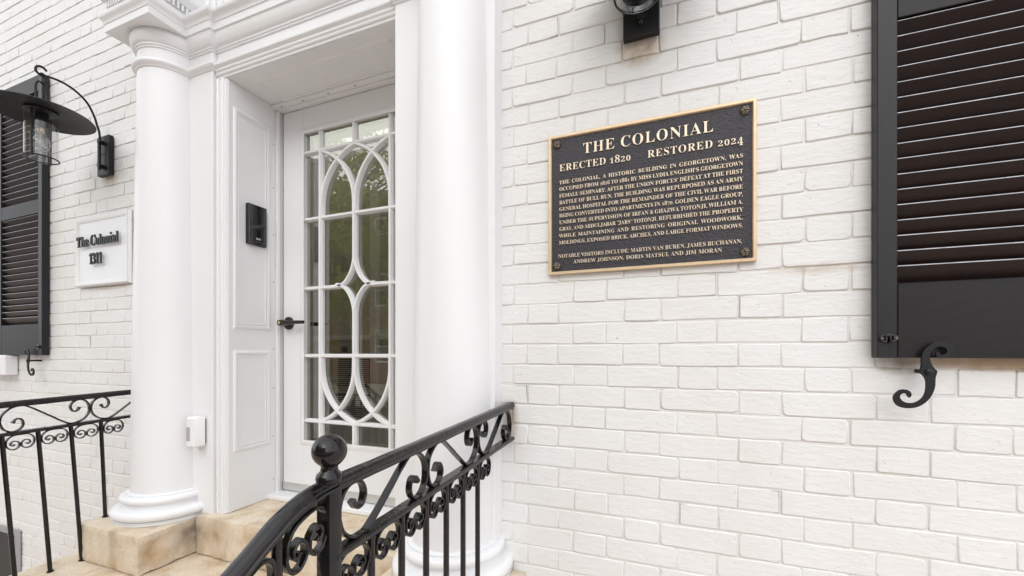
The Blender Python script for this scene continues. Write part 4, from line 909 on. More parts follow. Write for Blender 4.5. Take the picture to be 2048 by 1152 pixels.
# lever handles outside and inside
def lever(name, side):
    y = YD if side < 0 else YD+0.045
    def yy(d): return y+side*d
    bm = bmesh.new()
    prof = [(0.0, 0), (0.033, 0), (0.033, 0.006), (0.029, 0.010), (0.013, 0.011), (0.013, 0.046), (0.0, 0.046)]
    n = 32; rows = []
    for r, dd in prof:
        rows.append([bm.verts.new((-1.800+max(r, 1e-4)*math.cos(2*math.pi*i/n), yy(dd), 1.752+max(r, 1e-4)*math.sin(2*math.pi*i/n))) for i in range(n)])
    for A, B in zip(rows, rows[1:]):
        for i in range(n): bm.faces.new((A[i], A[(i+1) % n], B[(i+1) % n], B[i]))
    rs = tomesh(name, bm, M['lever'], door, smooth=40)
    bm = bmesh.new()
    pts = [(-1.815, 0.0145), (-1.805, 0.0155), (-1.79, 0.0150), (-1.76, 0.0115), (-1.70, 0.0095), (-1.66, 0.0085), (-1.652, 0.0070)]
    rows = []
    for x, h in pts:
        rows.append([bm.verts.new((x, yy(0.050+a*0.008), 1.752+b*h)) for a, b in ((-1, -1), (1, -0.8), (1.15, 0), (1, 0.8), (-1, 1))])
    for A, B in zip(rows, rows[1:]):
        for i in range(5): bm.faces.new((A[i], A[(i+1) % 5], B[(i+1) % 5], B[i]))
    bm.faces.new(rows[0]); bm.faces.new(rows[-1])
    tomesh('lever', bm, M['lever'], rs, smooth=35)
    if side < 0:
        bm = bmesh.new(); n = 20
        r0 = [bm.verts.new((-1.8015+0.0075*math.cos(2*math.pi*i/n), yy(0.0595), 1.752+0.0075*math.sin(2*math.pi*i/n))) for i in range(n)]
        r1 = [bm.verts.new((-1.8015+0.0075*math.cos(2*math.pi*i/n), yy(0.050), 1.752+0.0075*math.sin(2*math.pi*i/n))) for i in range(n)]
        bm.faces.new(r0)
        for i in range(n): bm.faces.new((r0[i], r0[(i+1) % n], r1[(i+1) % n], r1[i]))
        tomesh('keyway', bm, M['brass'], rs)
lever('handle', -1)
lever('handle', 1)
# ------------------------------------------------------------------ lettering
def layout(text, cap, x0, x1, z, old=True, fit='space', squeeze=1.0):
    """returns glyph splines (x, z) fitted between x0 and x1 on baseline z"""
    s = cap/0.678
    items = []; x = 0; spaces = []
    for ch in text:
        if ch == ' ': items.append(None); x += 0.25*s*squeeze; continue
        g = ch; rot = False; lift = 0
        sx = sy = 1.0; dy = 0
        if ch in "'”’": g = ','; lift = 0.50
        if ch == '“': g = ','; lift = 0.62; rot = True
        adv, spl = GLYPH[g]
        if old and ch in '012': sy = 0.72; sx = 0.86
        if old and ch in '34579': dy = -0.19; sx = 0.9
        items.append((adv/1000*s*sx*squeeze, spl, sx*squeeze, sy, dy, lift, rot, ch))
        if ch in '“”':
            items.append((adv/1000*s*sx*squeeze*0.72, spl, sx*squeeze, sy, dy, lift, rot, ch))
    nat = sum((0.25*s*squeeze if it is None else it[0]) for it in items)
    nsp = sum(it is None for it in items)
    W = x1-x0; k = 1.0; extra = 0; trk = 0
    if fit == 'space' and nat < W and nsp: 
        trk = min((W-nat)*0.45/len(items), 0.10*s); extra = (W-nat-trk*len(items))/nsp
    elif fit == 'track': trk = (W-nat)/max(1, len(items)-1)
    else: k = W/nat
    out = []; x = x0; glyphs = []
    for it in items:
        if it is None: x += 0.25*s*squeeze*k+extra+trk; continue
        adv, spl, sx, sy, dy, lift, rot, ch = it
        out = []; glyphs.append(out)
        for sp in spl:
            pts = []
            for i in range(0, len(sp), 6):
                tri = []
                for j in (0, 2, 4):
                    px, pz = sp[i+j]/1000, sp[i+j+1]/1000
                    if rot: px, pz = 0.21-px, -pz
                    tri.append((x+px*s*sx*k, z+(pz*sy+dy+lift)*s))
                pts.append(tri)
            out.append(pts)
        x += adv*k+trk
    return glyphs
def lettering(name, splines, y, depth, m, parent, thin=0.0):
    cu = bpy.data.curves.new(name, 'CURVE'); cu.dimensions = '2D'; cu.fill_mode = 'BOTH'; cu.extrude = depth/2; cu.resolution_u = 3; cu.offset = thin
    for sp in splines:
        s = cu.splines.new('BEZIER'); s.bezier_points.add(len(sp)-1); s.use_cyclic_u = True
        for bp, (a, b, c) in zip(s.bezier_points, sp):
            bp.handle_left_type = bp.handle_right_type = 'FREE'
            bp.handle_left = (*a, 0); bp.co = (*b, 0); bp.handle_right = (*c, 0)
    t = bpy.data.objects.new(name, cu); C.objects.link(t)
    dg = bpy.context.evaluated_depsgraph_get(); dg.update()
    me = bpy.data.meshes.new_from_object(t.evaluated_get(dg))
    bpy.data.objects.remove(t)
    me.transform(Matrix.Translation((0, y, 0)) @ Matrix.Rotation(R(90), 4, 'X'))
    me.name = name
    me.materials.clear(); me.materials.append(m)
    return link(name, me, None, parent)

# ------------------------------------------------------------------ bronze plaque
plq = thing('plaque', 'dark bronze plaque with gold border and raised gold text about the building', 'plaque', (-0.058, 0, 1.859))
PX0, PX1, PZ0, PZ1 = -0.360, 0.244, 1.859, 2.3175
boxo('field', M['plaque'], plq, PX0+0.006, PX1-0.006, -0.0135, -0.007, PZ0+0.006, PZ1-0.006)
bm = bmesh.new()
moulding(bm, [(PX0, PZ0), (PX1, PZ0), (PX1, PZ1), (PX0, PZ1)], [(0, 0.0065), (0, 0.0185), (-0.0012, 0.0195), (-0.0075, 0.0195), (-0.009, 0.018), (-0.0105, 0.0138), (-0.0105, 0.007)], lambda u, v, h: (u, -h, v), closed=True)
tomesh('border', bm, M['gold'], plq)
YT = -0.0150
THIN = -0.012
rows = [("THE COLONIAL", 0.0335, -0.246, 0.134, 2.2440, 'track'),
        ("ERECTED 1820", 0.0222, -0.324, -0.097, 2.1985, 'track'),
        ("RESTORED 2024", 0.0222, -0.048, 0.211, 2.1975, 'track'),
        ("THE COLONIAL, A HISTORIC BUILDING IN GEORGETOWN, WAS", 0.0118, -0.324, 0.2110, 2.1560, 'space'),
        ("OCCUPIED FROM 1826 TO 1861 BY MISS LYDIA ENGLISH’S GEORGETOWN", 0.0118, -0.324, 0.2105, 2.1340, 'space'),
        ("FEMALE SEMINARY. AFTER THE UNION FORCES’ DEFEAT AT THE FIRST", 0.0118, -0.324, 0.2105, 2.1118, 'space'),
        ("BATTLE OF BULL RUN, THE BUILDING WAS REPURPOSED AS AN ARMY", 0.0118, -0.324, 0.2105, 2.0900, 'space'),
        ("GENERAL HOSPITAL FOR THE REMAINDER OF THE CIVIL WAR BEFORE", 0.0118, -0.324, 0.2105, 2.0680, 'space'),
        ("BEING CONVERTED INTO APARTMENTS IN 1870. GOLDEN EAGLE GROUP,", 0.0118, -0.324, 0.2105, 2.0465, 'space'),
        ("UNDER THE SUPERVISION OF IRFAN & GHAZWA TOTONJI, WILLIAM A.", 0.0118, -0.324, 0.2105, 2.0245, 'space'),
        ("GRAY, AND ABDULJABAR “JABS” TOTONJI, REFURBISHED THE PROPERTY", 0.0118, -0.324, 0.2105, 2.0025, 'space'),
        ("WHILE MAINTAINING AND RESTORING ORIGINAL WOODWORK,", 0.0118, -0.325, 0.2105, 1.9800, 'space'),
        ("MOLDINGS, EXPOSED BRICK, ARCHES, AND LARGE FORMAT WINDOWS.", 0.0118, -0.325, 0.2105, 1.9575, 'space'),
        ("NOTABLE VISITORS INCLUDE: MARTIN VAN BUREN, JAMES BUCHANAN,", 0.0118, -0.328, 0.2085, 1.9130, 'space'),
        ("ANDREW JOHNSON, DORIS MATSUI, AND JIM MORAN", 0.0118, -0.277, 0.157, 1.8920, 'space')]
for t, cap, a, b, z, fit in rows:
    gl = layout(t, cap, a, b, z, True, fit, 0.93)
    if cap > 0.02:
        for g in gl: lettering('letter', g, YT, 0.0030, M['goldletter'], plq, THIN*cap)
    else: tag(lettering('lettering', [s_ for g in gl for s_ in g], YT, 0.0030, M['goldletter'], plq, -cap*0.012), kind='stuff')
for x in (PX0+0.0285, PX1-0.0285):
    for z in (PZ0+0.0285, PZ1-0.0285):
        bm = bmesh.new(); n = 48
        rr = [(0.0, -0.024), (0.0022, -0.0235), (0.003, -0.0205), (0.006, -0.022), (0.0095, -0.0215), (0.0125, -0.0175), (0.0135, -0.0136)]
        rws = []
        for r, y in rr:
            rw = []
            for i in range(n):
                a = 2*math.pi*i/n
                q = 1+0.11*math.cos(6*a) if r > 0.008 else 1
                yy2 = y+(0.0022*(0.5-0.5*math.cos(6*a)) if 0.004 < r < 0.011 else 0)
                rw.append(bm.verts.new((x+max(r, 1e-4)*q*math.cos(a), yy2, z+max(r, 1e-4)*q*math.sin(a))))
            rws.append(rw)
        for A, B in zip(rws, rws[1:]):
            for i in range(n): bm.faces.new((A[i], A[(i+1) % n], B[(i+1) % n], B[i]))
        tomesh('rosette_bolt', bm, M['bolt'], plq, smooth=35)

# ------------------------------------------------------------------ address sign
sg = thing('address_sign', 'white framed address sign with raised black letters beside the left column', 'sign', (-2.89, 0, 1.975))
SX0, SX1, SZ0, SZ1 = -3.145, -2.645, 1.972, 2.362
boxo('board', M['signwhite'], sg, SX0+0.012, SX1-0.012, -0.019, -0.007, SZ0+0.012, SZ1-0.012)
bm = bmesh.new()
moulding(bm, [(SX0+0.022, SZ0+0.022), (SX1-0.022, SZ0+0.022), (SX1-0.022, SZ1-0.022), (SX0+0.022, SZ1-0.022)],
         [(-0.008, 0.019), (-0.008, 0.0215), (-0.003, 0.0225), (0.002, 0.026), (0.010, 0.028), (0.015, 0.028), (0.015, 0.022), (0.018, 0.019), (0.022, 0.014), (0.022, 0.007)], lambda u, v, h: (u, -h, v), closed=True)
tomesh('frame', bm, M['trim'], sg, smooth=35)
for t, cap, a, b, z in (("The Colonial", 0.057, -3.108, -2.715, 2.193), ("1311", 0.058, -2.985, -2.862, 2.090)):
    for g in layout(t, cap, a, b, z, False, 'fit'): lettering('letter', g, -0.033, 0.007, M['letter'], sg, 0.0)

# ------------------------------------------------------------------ wall lanterns
def lantern(xp, ya, label, hang):
    t = thing('wall_lantern', label, 'lantern', (xp, 0, 2.567), 'lanterns flanking the doorway')
    boxo('backplate', M['lamp'], t, xp-0.0535, xp+0.0535, -0.032, -0.008, 2.567, 2.781, bev=0.003)
    for z in (2.612, 2.742):
        bm = bmesh.new(); tube(bm, [(xp, -0.033, z), (xp, -0.052, z)], 0.011, 14); box(bm, xp-0.006, xp+0.006, -0.0325, -0.030, z-0.014, z+0.014)
        tomesh('clip', bm, M['lamp'], t, smooth=35)
    boxo('slot', M['dark'], t, xp-0.012, xp+0.012, -0.0335, -0.0318, 2.678, 2.682)
    k = (ya+0.045)/(-0.265+0.045)
    P0 = [(-0.045, 2.590), (-0.045, 2.68), (-0.045, 2.779), (-0.056, 2.827), (-0.068, 2.869), (-0.094, 2.921), (-0.134, 2.955), (-0.181, 2.972), (-0.228, 2.972), (-0.256, 2.962), (-0.272, 2.962), (-0.285, 2.976), (-0.280, 2.996), (-0.262, 3.004), (-0.246, 2.992)]
    pth = [(xp, -0.045+(y+0.045)*k, z) for y, z in P0]
    pth = [tuple(v) for v in catmull(pth, 4)]
    bm = bmesh.new(); tube(bm, pth, 0.0052, 10); tomesh('arm', bm, M['lamp'], t, smooth=50)
    zz = -hang
    # hanger loop
    hp = [(xp, ya-0.016, 2.845+zz), (xp, ya-0.020, 2.90+zz), (xp, ya-0.012, 2.925+zz), (xp, ya+0.010, 2.930+zz), (xp, ya+0.012, 2.96+zz), (xp, ya+0.004, 2.972+zz+hang*0.4), (xp, ya-0.008, 2.962+hang*0)]
    bm = bmesh.new(); tube(bm, [tuple(v) for v in catmull(hp, 4)], 0.0048, 10)
    tube(bm, [tuple(v) for v in catmull([(xp, ya+0.020, 2.80+zz), (xp, ya+0.020, 2.88+zz), (xp, ya+0.014, 2.915+zz), (xp, ya+0.0, 2.925+zz)], 4)], 0.0052, 10)
    tube(bm, [(xp, ya-0.018, 2.80+zz), (xp, ya-0.018, 2.86+zz)], 0.0052, 10)
    tomesh('hanger', bm, M['lamp'], t, smooth=50)
    # wide shallow shade
    prof = [(0.012, 2.812), (0.075, 2.808), (0.082, 2.802), (0.085, 2.796), (0.13, 2.790), (0.188, 2.772), (0.190, 2.768), (0.186, 2.768), (0.13, 2.784), (0.060, 2.787), (0.060, 2.779), (0.030, 2.775), (0.012, 2.775)]
    bm = bmesh.new(); lathe(bm, xp, ya, [(r, z+zz) for r, z in prof], 64); tomesh('shade', bm, M['lamp'], t, smooth=30)
    bm = bmesh.new(); lathe(bm, xp, ya, [(0.020, 2.778+zz), (0.024, 2.77+zz), (0.024, 2.705+zz), (0.018, 2.70+zz), (0.004, 2.70+zz)], 28); tomesh('socket', bm, M['lamp'], t, smooth=35)
    bm = bmesh.new(); n = 64
    lathe(bm, xp, ya, [(0.0575, 2.778+zz), (0.0575, 2.548+zz)], n)
    bmesh.ops.delete(bm, geom=[f for f in bm.faces if len(f.verts) > 4], context='FACES')
    tomesh('glass_cylinder', bm, M['lampglass'], t, smooth=50)
    bm = bmesh.new()
    ring = [(xp+0.060*math.cos(2*math.pi*i/48), ya+0.060*math.sin(2*math.pi*i/48), 2.552+zz) for i in range(49)]
    tube(bm, ring, 0.0032, 8); tomesh('ring', bm, M['lamp'], t, smooth=50)
    for s in (-1, 1):
        bm = bmesh.new(); a = R(-50); x1, y1 = xp+0.0615*math.cos(a)*s, ya+0.0615*math.sin(a)*s
        tube(bm, [(x1, y1, 2.77+zz), (x1, y1, 2.548+zz)], 0.0042, 8); tomesh('strap', bm, M['lamp'], t, smooth=50)
    bm = bmesh.new(); lathe(bm, xp, ya, [(0.004, 2.701+zz), (0.0125, 2.70+zz), (0.0125, 2.682+zz), (0.004, 2.680+zz)], 20); tomesh('bulb_cap', bm, M['filament'], t, smooth=35)
    bm = bmesh.new(); lathe(bm, xp, ya, [(0.012, 2.681+zz), (0.016, 2.668+zz), (0.027, 2.645+zz), (0.030, 2.625+zz), (0.026, 2.605+zz), (0.014, 2.592+zz), (0.001, 2.589+zz)], 28)
    bmesh.ops.delete(bm, geom=[f for f in bm.faces if len(f.verts) > 4], context='FACES')
    bl = tomesh('bulb', bm, M['lampglass'], t, smooth=60)
    bm = bmesh.new()
    for q in range(4):
        a = q*math.pi/2
        tube(bm, [(xp+0.004*math.cos(a), ya+0.004*math.sin(a), 2.675+zz), (xp+0.009*math.cos(a+0.5), ya+0.009*math.sin(a+0.5), 2.618+zz)], 0.0008, 5)
    tomesh('filament', bm, M['filament'], bl)
    return t
lantern(-2.860, -0.265, 'black wall lantern with wide disc shade and clear glass, left of the columns', 0.0)
lantern(-0.0655, -0.200, 'black wall lantern cut by the top of the picture, above the bronze plaque', 0.0)

# ------------------------------------------------------------------ shutters
def shutter(label):
    """built for x from 0.505 to 1.05, hinged flat against the wall"""
    t = thing('shutter', label, 'shutter', (0.505, 0, 1.587), 'open louvred shutters on the facade')
    x0, x1, z0, z1, yb, yf = 0.505, 1.0325, 1.5875, 3.262, -0.009, -0.041
    st = 0.0415
    boxo('stile', M['shutter_v'], t, x0, x0+st, yf, yb, z0, z1, bev=0.002)
    boxo('stile', M['shutter_v'], t, x1-st, x1, yf, yb, z0, z1, bev=0.002)
    for a, b in ((z0+0.0004, 1.7735), (2.437, 2.520), (3.165, z1-0.0004)):
        boxo('rail', M['shutter'], t, x0+st+0.0002, x1-st-0.0002, yf+0.0006, yb-0.0004, a, b, bev=0.0015)
    def slat_mesh():
        bm = bmesh.new()
        xa, xb2 = x0+st+0.0005, x1-st-0.0005
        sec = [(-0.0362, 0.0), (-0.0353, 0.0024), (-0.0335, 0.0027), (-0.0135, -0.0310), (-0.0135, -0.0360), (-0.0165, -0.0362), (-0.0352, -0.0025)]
        A = [bm.verts.new((xa, y, z)) for y, z in sec]; B = [bm.verts.new((xb2, y, z)) for y, z in sec]
        n = len(sec)
        for i in range(n):
            f = bm.faces.new((A[i], A[(i+1) % n], B[(i+1) % n], B[i]))
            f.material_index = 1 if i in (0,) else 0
        bm.faces.new(A); bm.faces.new(B)
        bmesh.ops.recalc_face_normals(bm, faces=bm.faces)
        me = bpy.data.meshes.new('slat'); bm.to_mesh(me); bm.free()
        me.materials.append(M['slat']); me.materials.append(M['slat_glint'])
        return me
    sm = slat_mesh()
    zs = [1.8165+0.0384*i for i in range(17)]+[2.560+0.0384*i for i in range(16)]
    for i, z in enumerate(zs):
        o = bpy.data.objects.new('slat', sm); C.objects.link(o); o.parent = t; o.location = (0, 0, z)
        o.rotation_euler = (0, random.uniform(-0.0006, 0.0006), 0)
    boxo('back_panel', M['slat'], t, x0+st+0.0006, x1-st-0.0006, yb-0.0012, yb-0.0004, 1.774, 2.4365)
    boxo('back_panel', M['slat'], t, x0+st+0.0006, x1-st-0.0006, yb-0.0012, yb-0.0004, 2.5205, 3.1645)
    return t
sR = shutter('large black louvred shutter at the right edge, beside the bronze plaque')
# the small oval catch plate belongs to the shutter
def catch(parent, cx, cz, flip=1):
    bm = bmesh.new(); n = 32
    rws = []
    for k, y in ((1.0, -0.0415), (1.0, -0.0445), (0.90, -0.0462)):
        rws.append([bm.verts.new((cx+0.0205*k*math.cos(2*math.pi*i/n), y, cz+0.0125*k*math.sin(2*math.pi*i/n))) for i in range(n)])
    for A, B in zip(rws, rws[1:]):
        for i in range(n): bm.faces.new((A[i], A[(i+1) % n], B[(i+1) % n], B[i]))
    bm.faces.new(rws[-1])
    for s in (-1, 1): box(bm, cx+s*0.0075-0.002, cx+s*0.0075+0.002, -0.053, -0.046, cz-0.006, cz+0.006, bev=0.001)
    pl = tomesh('catch_plate', bm, M['iron'], parent, smooth=35)
    for s in (-1, 1):
        bm = bmesh.new(); tube(bm, [(cx+s*0.0135, -0.0455, cz), (cx+s*0.0135, -0.0478, cz)], 0.0034, 14)
        tomesh('screw', bm, M['bolt'], pl)
    bm = bmesh.new(); tube(bm, [(cx-0.0015*flip, -0.052, cz+0.005), (cx+0.002*flip, -0.054, cz-0.012)], 0.0026, 10); tomesh('tongue', bm, M['lamp'], pl)
catch(sR, 0.5275, 1.6375)

def copy_tree(o, parent=None):
    c = o.copy(); C.objects.link(c); c.parent = parent
    if parent is not None: c.matrix_parent_inverse = o.matrix_parent_inverse.copy()
    for ch in list(o.children): copy_tree(ch, c)
    return c

# S-shaped holdbacks
HB = [(13.3, 46.3), (14.4, 39.0), (20.1, 34.6), (28.0, 33.7), (35.8, 36.1), (42.5, 42.8), (44.8, 52.2), (42.5, 60.9), (38.1, 66.8), (30.2, 71.3), (20.1, 72.8), (8.7, 70.0), (-0.4, 62.6), (-8.5, 52.3), (-13.1, 38.9), (-13.8, 16.5), (-16.6, 3.1), (-18.4, -0.8), (-13.1, -5.8), (-7.3, -14.6), (-5.0, -25.0), (-5.5, -42.8), (-9.2, -57.8), (-16.6, -68.5), (-25.9, -74.8), (-35.3, -76.7), (-44.7, -75.0), (-51.8, -69.9), (-54.9, -62.5), (-53.0, -55.8), (-47.1, -52.5), (-42.3, -54.5), (-40.0, -60.4), (-36.2, -63.6), (-32.9, -58.6), (-33.4, -51.2), (-38.8, -45.3), (-47.1, -43.5), (-56.6, -45.9), (-64.9, -55.3), (-68.1, -64.5), (-66.1, -75.0), (-60.2, -83.9), (-49.4, -88.8), (-35.3, -89.3), (-21.2, -85.7), (-7.3, -75.5), (3.0, -61.8), (9.2, -46.8), (12.2, -31.9), (12.8, -12.7), (16.2, 1.5), (12.2, 6.5), (6.5, 16.7), (2.8, 28.6), (2.3, 40.4), (4.6, 49.3), (9.9, 56.7), (17.8, 61.1), (25.7, 61.0), (31.4, 56.6), (33.6, 50.7), (31.4, 44.0), (25.7, 41.0), (20.8, 42.8), (19.0, 47.2)]
def holdback(px, pz, y, label, flip=1, back=0.0):
    t = thing('shutter_holdback', label, 'holdback', (px, 0, pz), 'iron holdbacks under the shutters')
    cu = bpy.data.curves.new('scroll_arm', 'CURVE'); cu.dimensions = '2D'; cu.fill_mode = 'BOTH'; cu.extrude = 0.0022; cu.bevel_depth = 0.0007; cu.bevel_resolution = 1; cu.offset = -0.0006
    s = cu.splines.new('POLY'); pts = [tuple(p) for p in catmull(HB+[HB[0]], 2)][:-1]
    s.points.add(len(pts)-1); s.use_cyclic_u = True
    for q, (a, b) in zip(s.points, pts): q.co = (px+flip*a/1000, pz+b/1000, 0, 1)
    tmp = bpy.data.objects.new('t', cu); C.objects.link(tmp)
    dg = bpy.context.evaluated_depsgraph_get(); dg.update()
    me = bpy.data.meshes.new_from_object(tmp.evaluated_get(dg)); bpy.data.objects.remove(tmp)
    me.transform(Matrix.Translation((0, y+0.003, 0)) @ Matrix.Rotation(R(90), 4, 'X')); me.materials.clear(); me.name = 'scroll_arm'
    link('scroll_arm', me, M['lamp'], t)
    bm = bmesh.new(); lathe(bm, 0, 0, [(0.0, 0.0), (0.006, 0.0005), (0.008, 0.002), (0.008, 0.006)], 24)
    bmesh.ops.rotate(bm, verts=bm.verts, cent=(0, 0, 0), matrix=Matrix.Rotation(R(-90), 3, 'X'))
    bmesh.ops.translate(bm, verts=bm.verts, vec=(px, y-0.005, pz)); tomesh('pivot_head', bm, M['lamp'], t, smooth=40)
    bm = bmesh.new(); tube(bm, [(px, y+0.0065, pz), (px, 0.004, pz)], 0.0052, 12); tomesh('pivot_rod', bm, M['lamp'], t, smooth=40)
    return t
holdback(0.600, 1.554, -0.055, 'black iron S scroll holdback under the big right-hand shutter')
holdback(-3.560, 1.554, -0.062, 'small dark iron scroll holdback under the left-hand shutter', flip=-1)

# ------------------------------------------------------------------ window sill and basement window at the far left
s1 = boxo('window_sill', M['trim'], None, -5.2, -3.828, -0.062, -0.007, 1.462, 1.5845, bev=0.004)
tag(s1, 'white painted window sill under the left-hand shutter', 'sill')
bw = thing('basement_window', 'grey framed basement window low in the wall behind the far railing', 'window', (-4.3, 0, 0.05))
boxo('frame', M['greypaint'], bw, -4.75, -3.79, -0.012, -0.0065, 0.05, 0.482, bev=0.001)
boxo('pane', M['dark'], bw, -4.69, -3.86, -0.0135, -0.0125, 0.11, 0.442)

# ------------------------------------------------------------------ intercom and sensor
ic = thing('intercom', 'black glass door intercom on the panelled white reveal', 'intercom', (-1.855, 0.09, 2.118))
xs = XL+0.0045
boxo('housing', M['lamp'], ic, xs, xs+0.020, 0.038, 0.133, 2.120, 2.312, bev=0.002)
boxo('screen', M['blackplastic'], ic, xs+0.0202, xs+0.0232, 0.040, 0.131, 2.122, 2.310, bev=0.001)
boxo('seam', M['lamp'], ic, xs+0.0234, xs+0.0238, 0.042, 0.130, 2.2155, 2.2185)
bm = bmesh.new()
for yy3 in (0.079, 0.093):
    n = 16
    a = [bm.verts.new((xs+0.0237, yy3+0.0045*math.cos(2*math.pi*i/n), 2.150+0.0045*math.sin(2*math.pi*i/n))) for i in range(n)]
    b = [bm.verts.new((xs+0.0237, yy3+0.0025*math.cos(2*math.pi*i/n), 2.150+0.0025*math.sin(2*math.pi*i/n))) for i in range(n)]
    for i in range(n): bm.faces.new((a[i], a[(i+1) % n], b[(i+1) % n], b[i]))
box(bm, xs+0.0235, xs+0.0238, 0.0837, 0.0883, 2.149, 2.151)
tomesh('icon', bm, M['plastic'], ic)
boxo('speaker_slot', M['greypaint'], ic, xs+0.0234, xs+0.0237, 0.075, 0.097, 2.134, 2.1352)

pr = thing('motion_sensor', 'small white plastic box with grey lens on the left column', 'sensor', (-1.99, -0.07, 1.18))
boxo('mount', M['lamp'], pr, -2.020, -1.966, -0.0765, -0.0715, 1.186, 1.300)
bm = bmesh.new()
sec = [(-2.024, -0.077), (-1.962, -0.077), (-1.962, -0.112), (-1.968, -0.122), (-1.985, -0.128), (-2.005, -0.127), (-2.019, -0.121), (-2.024, -0.112)]
rws = []
for z, k in ((1.178, 0.90), (1.182, 1.0), (1.306, 1.0), (1.310, 0.92)):
    rws.append([bm.verts.new((-1.993+(x+1.993)*k, -0.077+(y+0.077)*k, z)) for x, y in sec])
for A, B in zip(rws, rws[1:]):
    for i in range(8): bm.faces.new((A[i], A[(i+1) % 8], B[(i+1) % 8], B[i]))
bm.faces.new(rws[0]); bm.faces.new(rws[-1])
tomesh('housing', bm, M['plastic'], pr, smooth=35)
boxo('lens', M['sensor'], pr, -2.008, -1.984, -0.1292, -0.1272, 1.205, 1.268, bev=0.001)

# ------------------------------------------------------------------ iron railings
SP = catmull([(0.50*0.268, 0.5*0.106)], 1) if False else None
Hs = [(0.867, .66), (0.836, .52), (0.785, .53), (0.758, .72), (0.79, .91), (0.87, .985), (0.955, .86), (0.99, .58), (0.965, .28), (0.89, .08), (0.79, 0.015), (0.70, .09), (0.5, .5)]
def s_curve(L, H, mirror):
    right = [(u, v) for u, v in Hs]
    left = [(1-u, 1-v) for u, v in reversed(Hs[:-1])]
    pts = right+left
    pts = [(u*L, v*H) for u, v in pts]
    if mirror: pts = [(u, H-v) for u, v in pts]
    return [tuple(p) for p in catmull(pts, 5)]
Cs = [(.31, .36), (.25, .27), (.17, .36), (.20, .52), (.33, .58), (.455, .42), (.45, .17), (.31, .02), (.14, .08), (.03, .33), (.04, .67), (.21, .93), (.5, .985)]
def c_curve(L, H):
    pts = Cs+[(1-u, v) for u, v in reversed(Cs[:-1])]
    return [tuple(p) for p in catmull([(u*L, v*H) for u, v in pts], 4)]
endfat = lambda t: 1.0+0.9*max(0, 1-min(t, 1-t)/0.03)
CAPP = [(-0.019, 0.001), (-0.0195, 0.006), (-0.016, 0.008), (-0.0165, 0.012), (-0.013, 0.019), (-0.006, 0.0225), (0.006, 0.0225), (0.013, 0.019), (0.0165, 0.012), (0.016, 0.008), (0.0195, 0.006), (0.019, 0.001), (0.011, -0.001), (0.011, -0.007), (-0.011, -0.007), (-0.011, -0.001)]
CAPP = [(a*0.86, b*0.80) for a, b in CAPP]
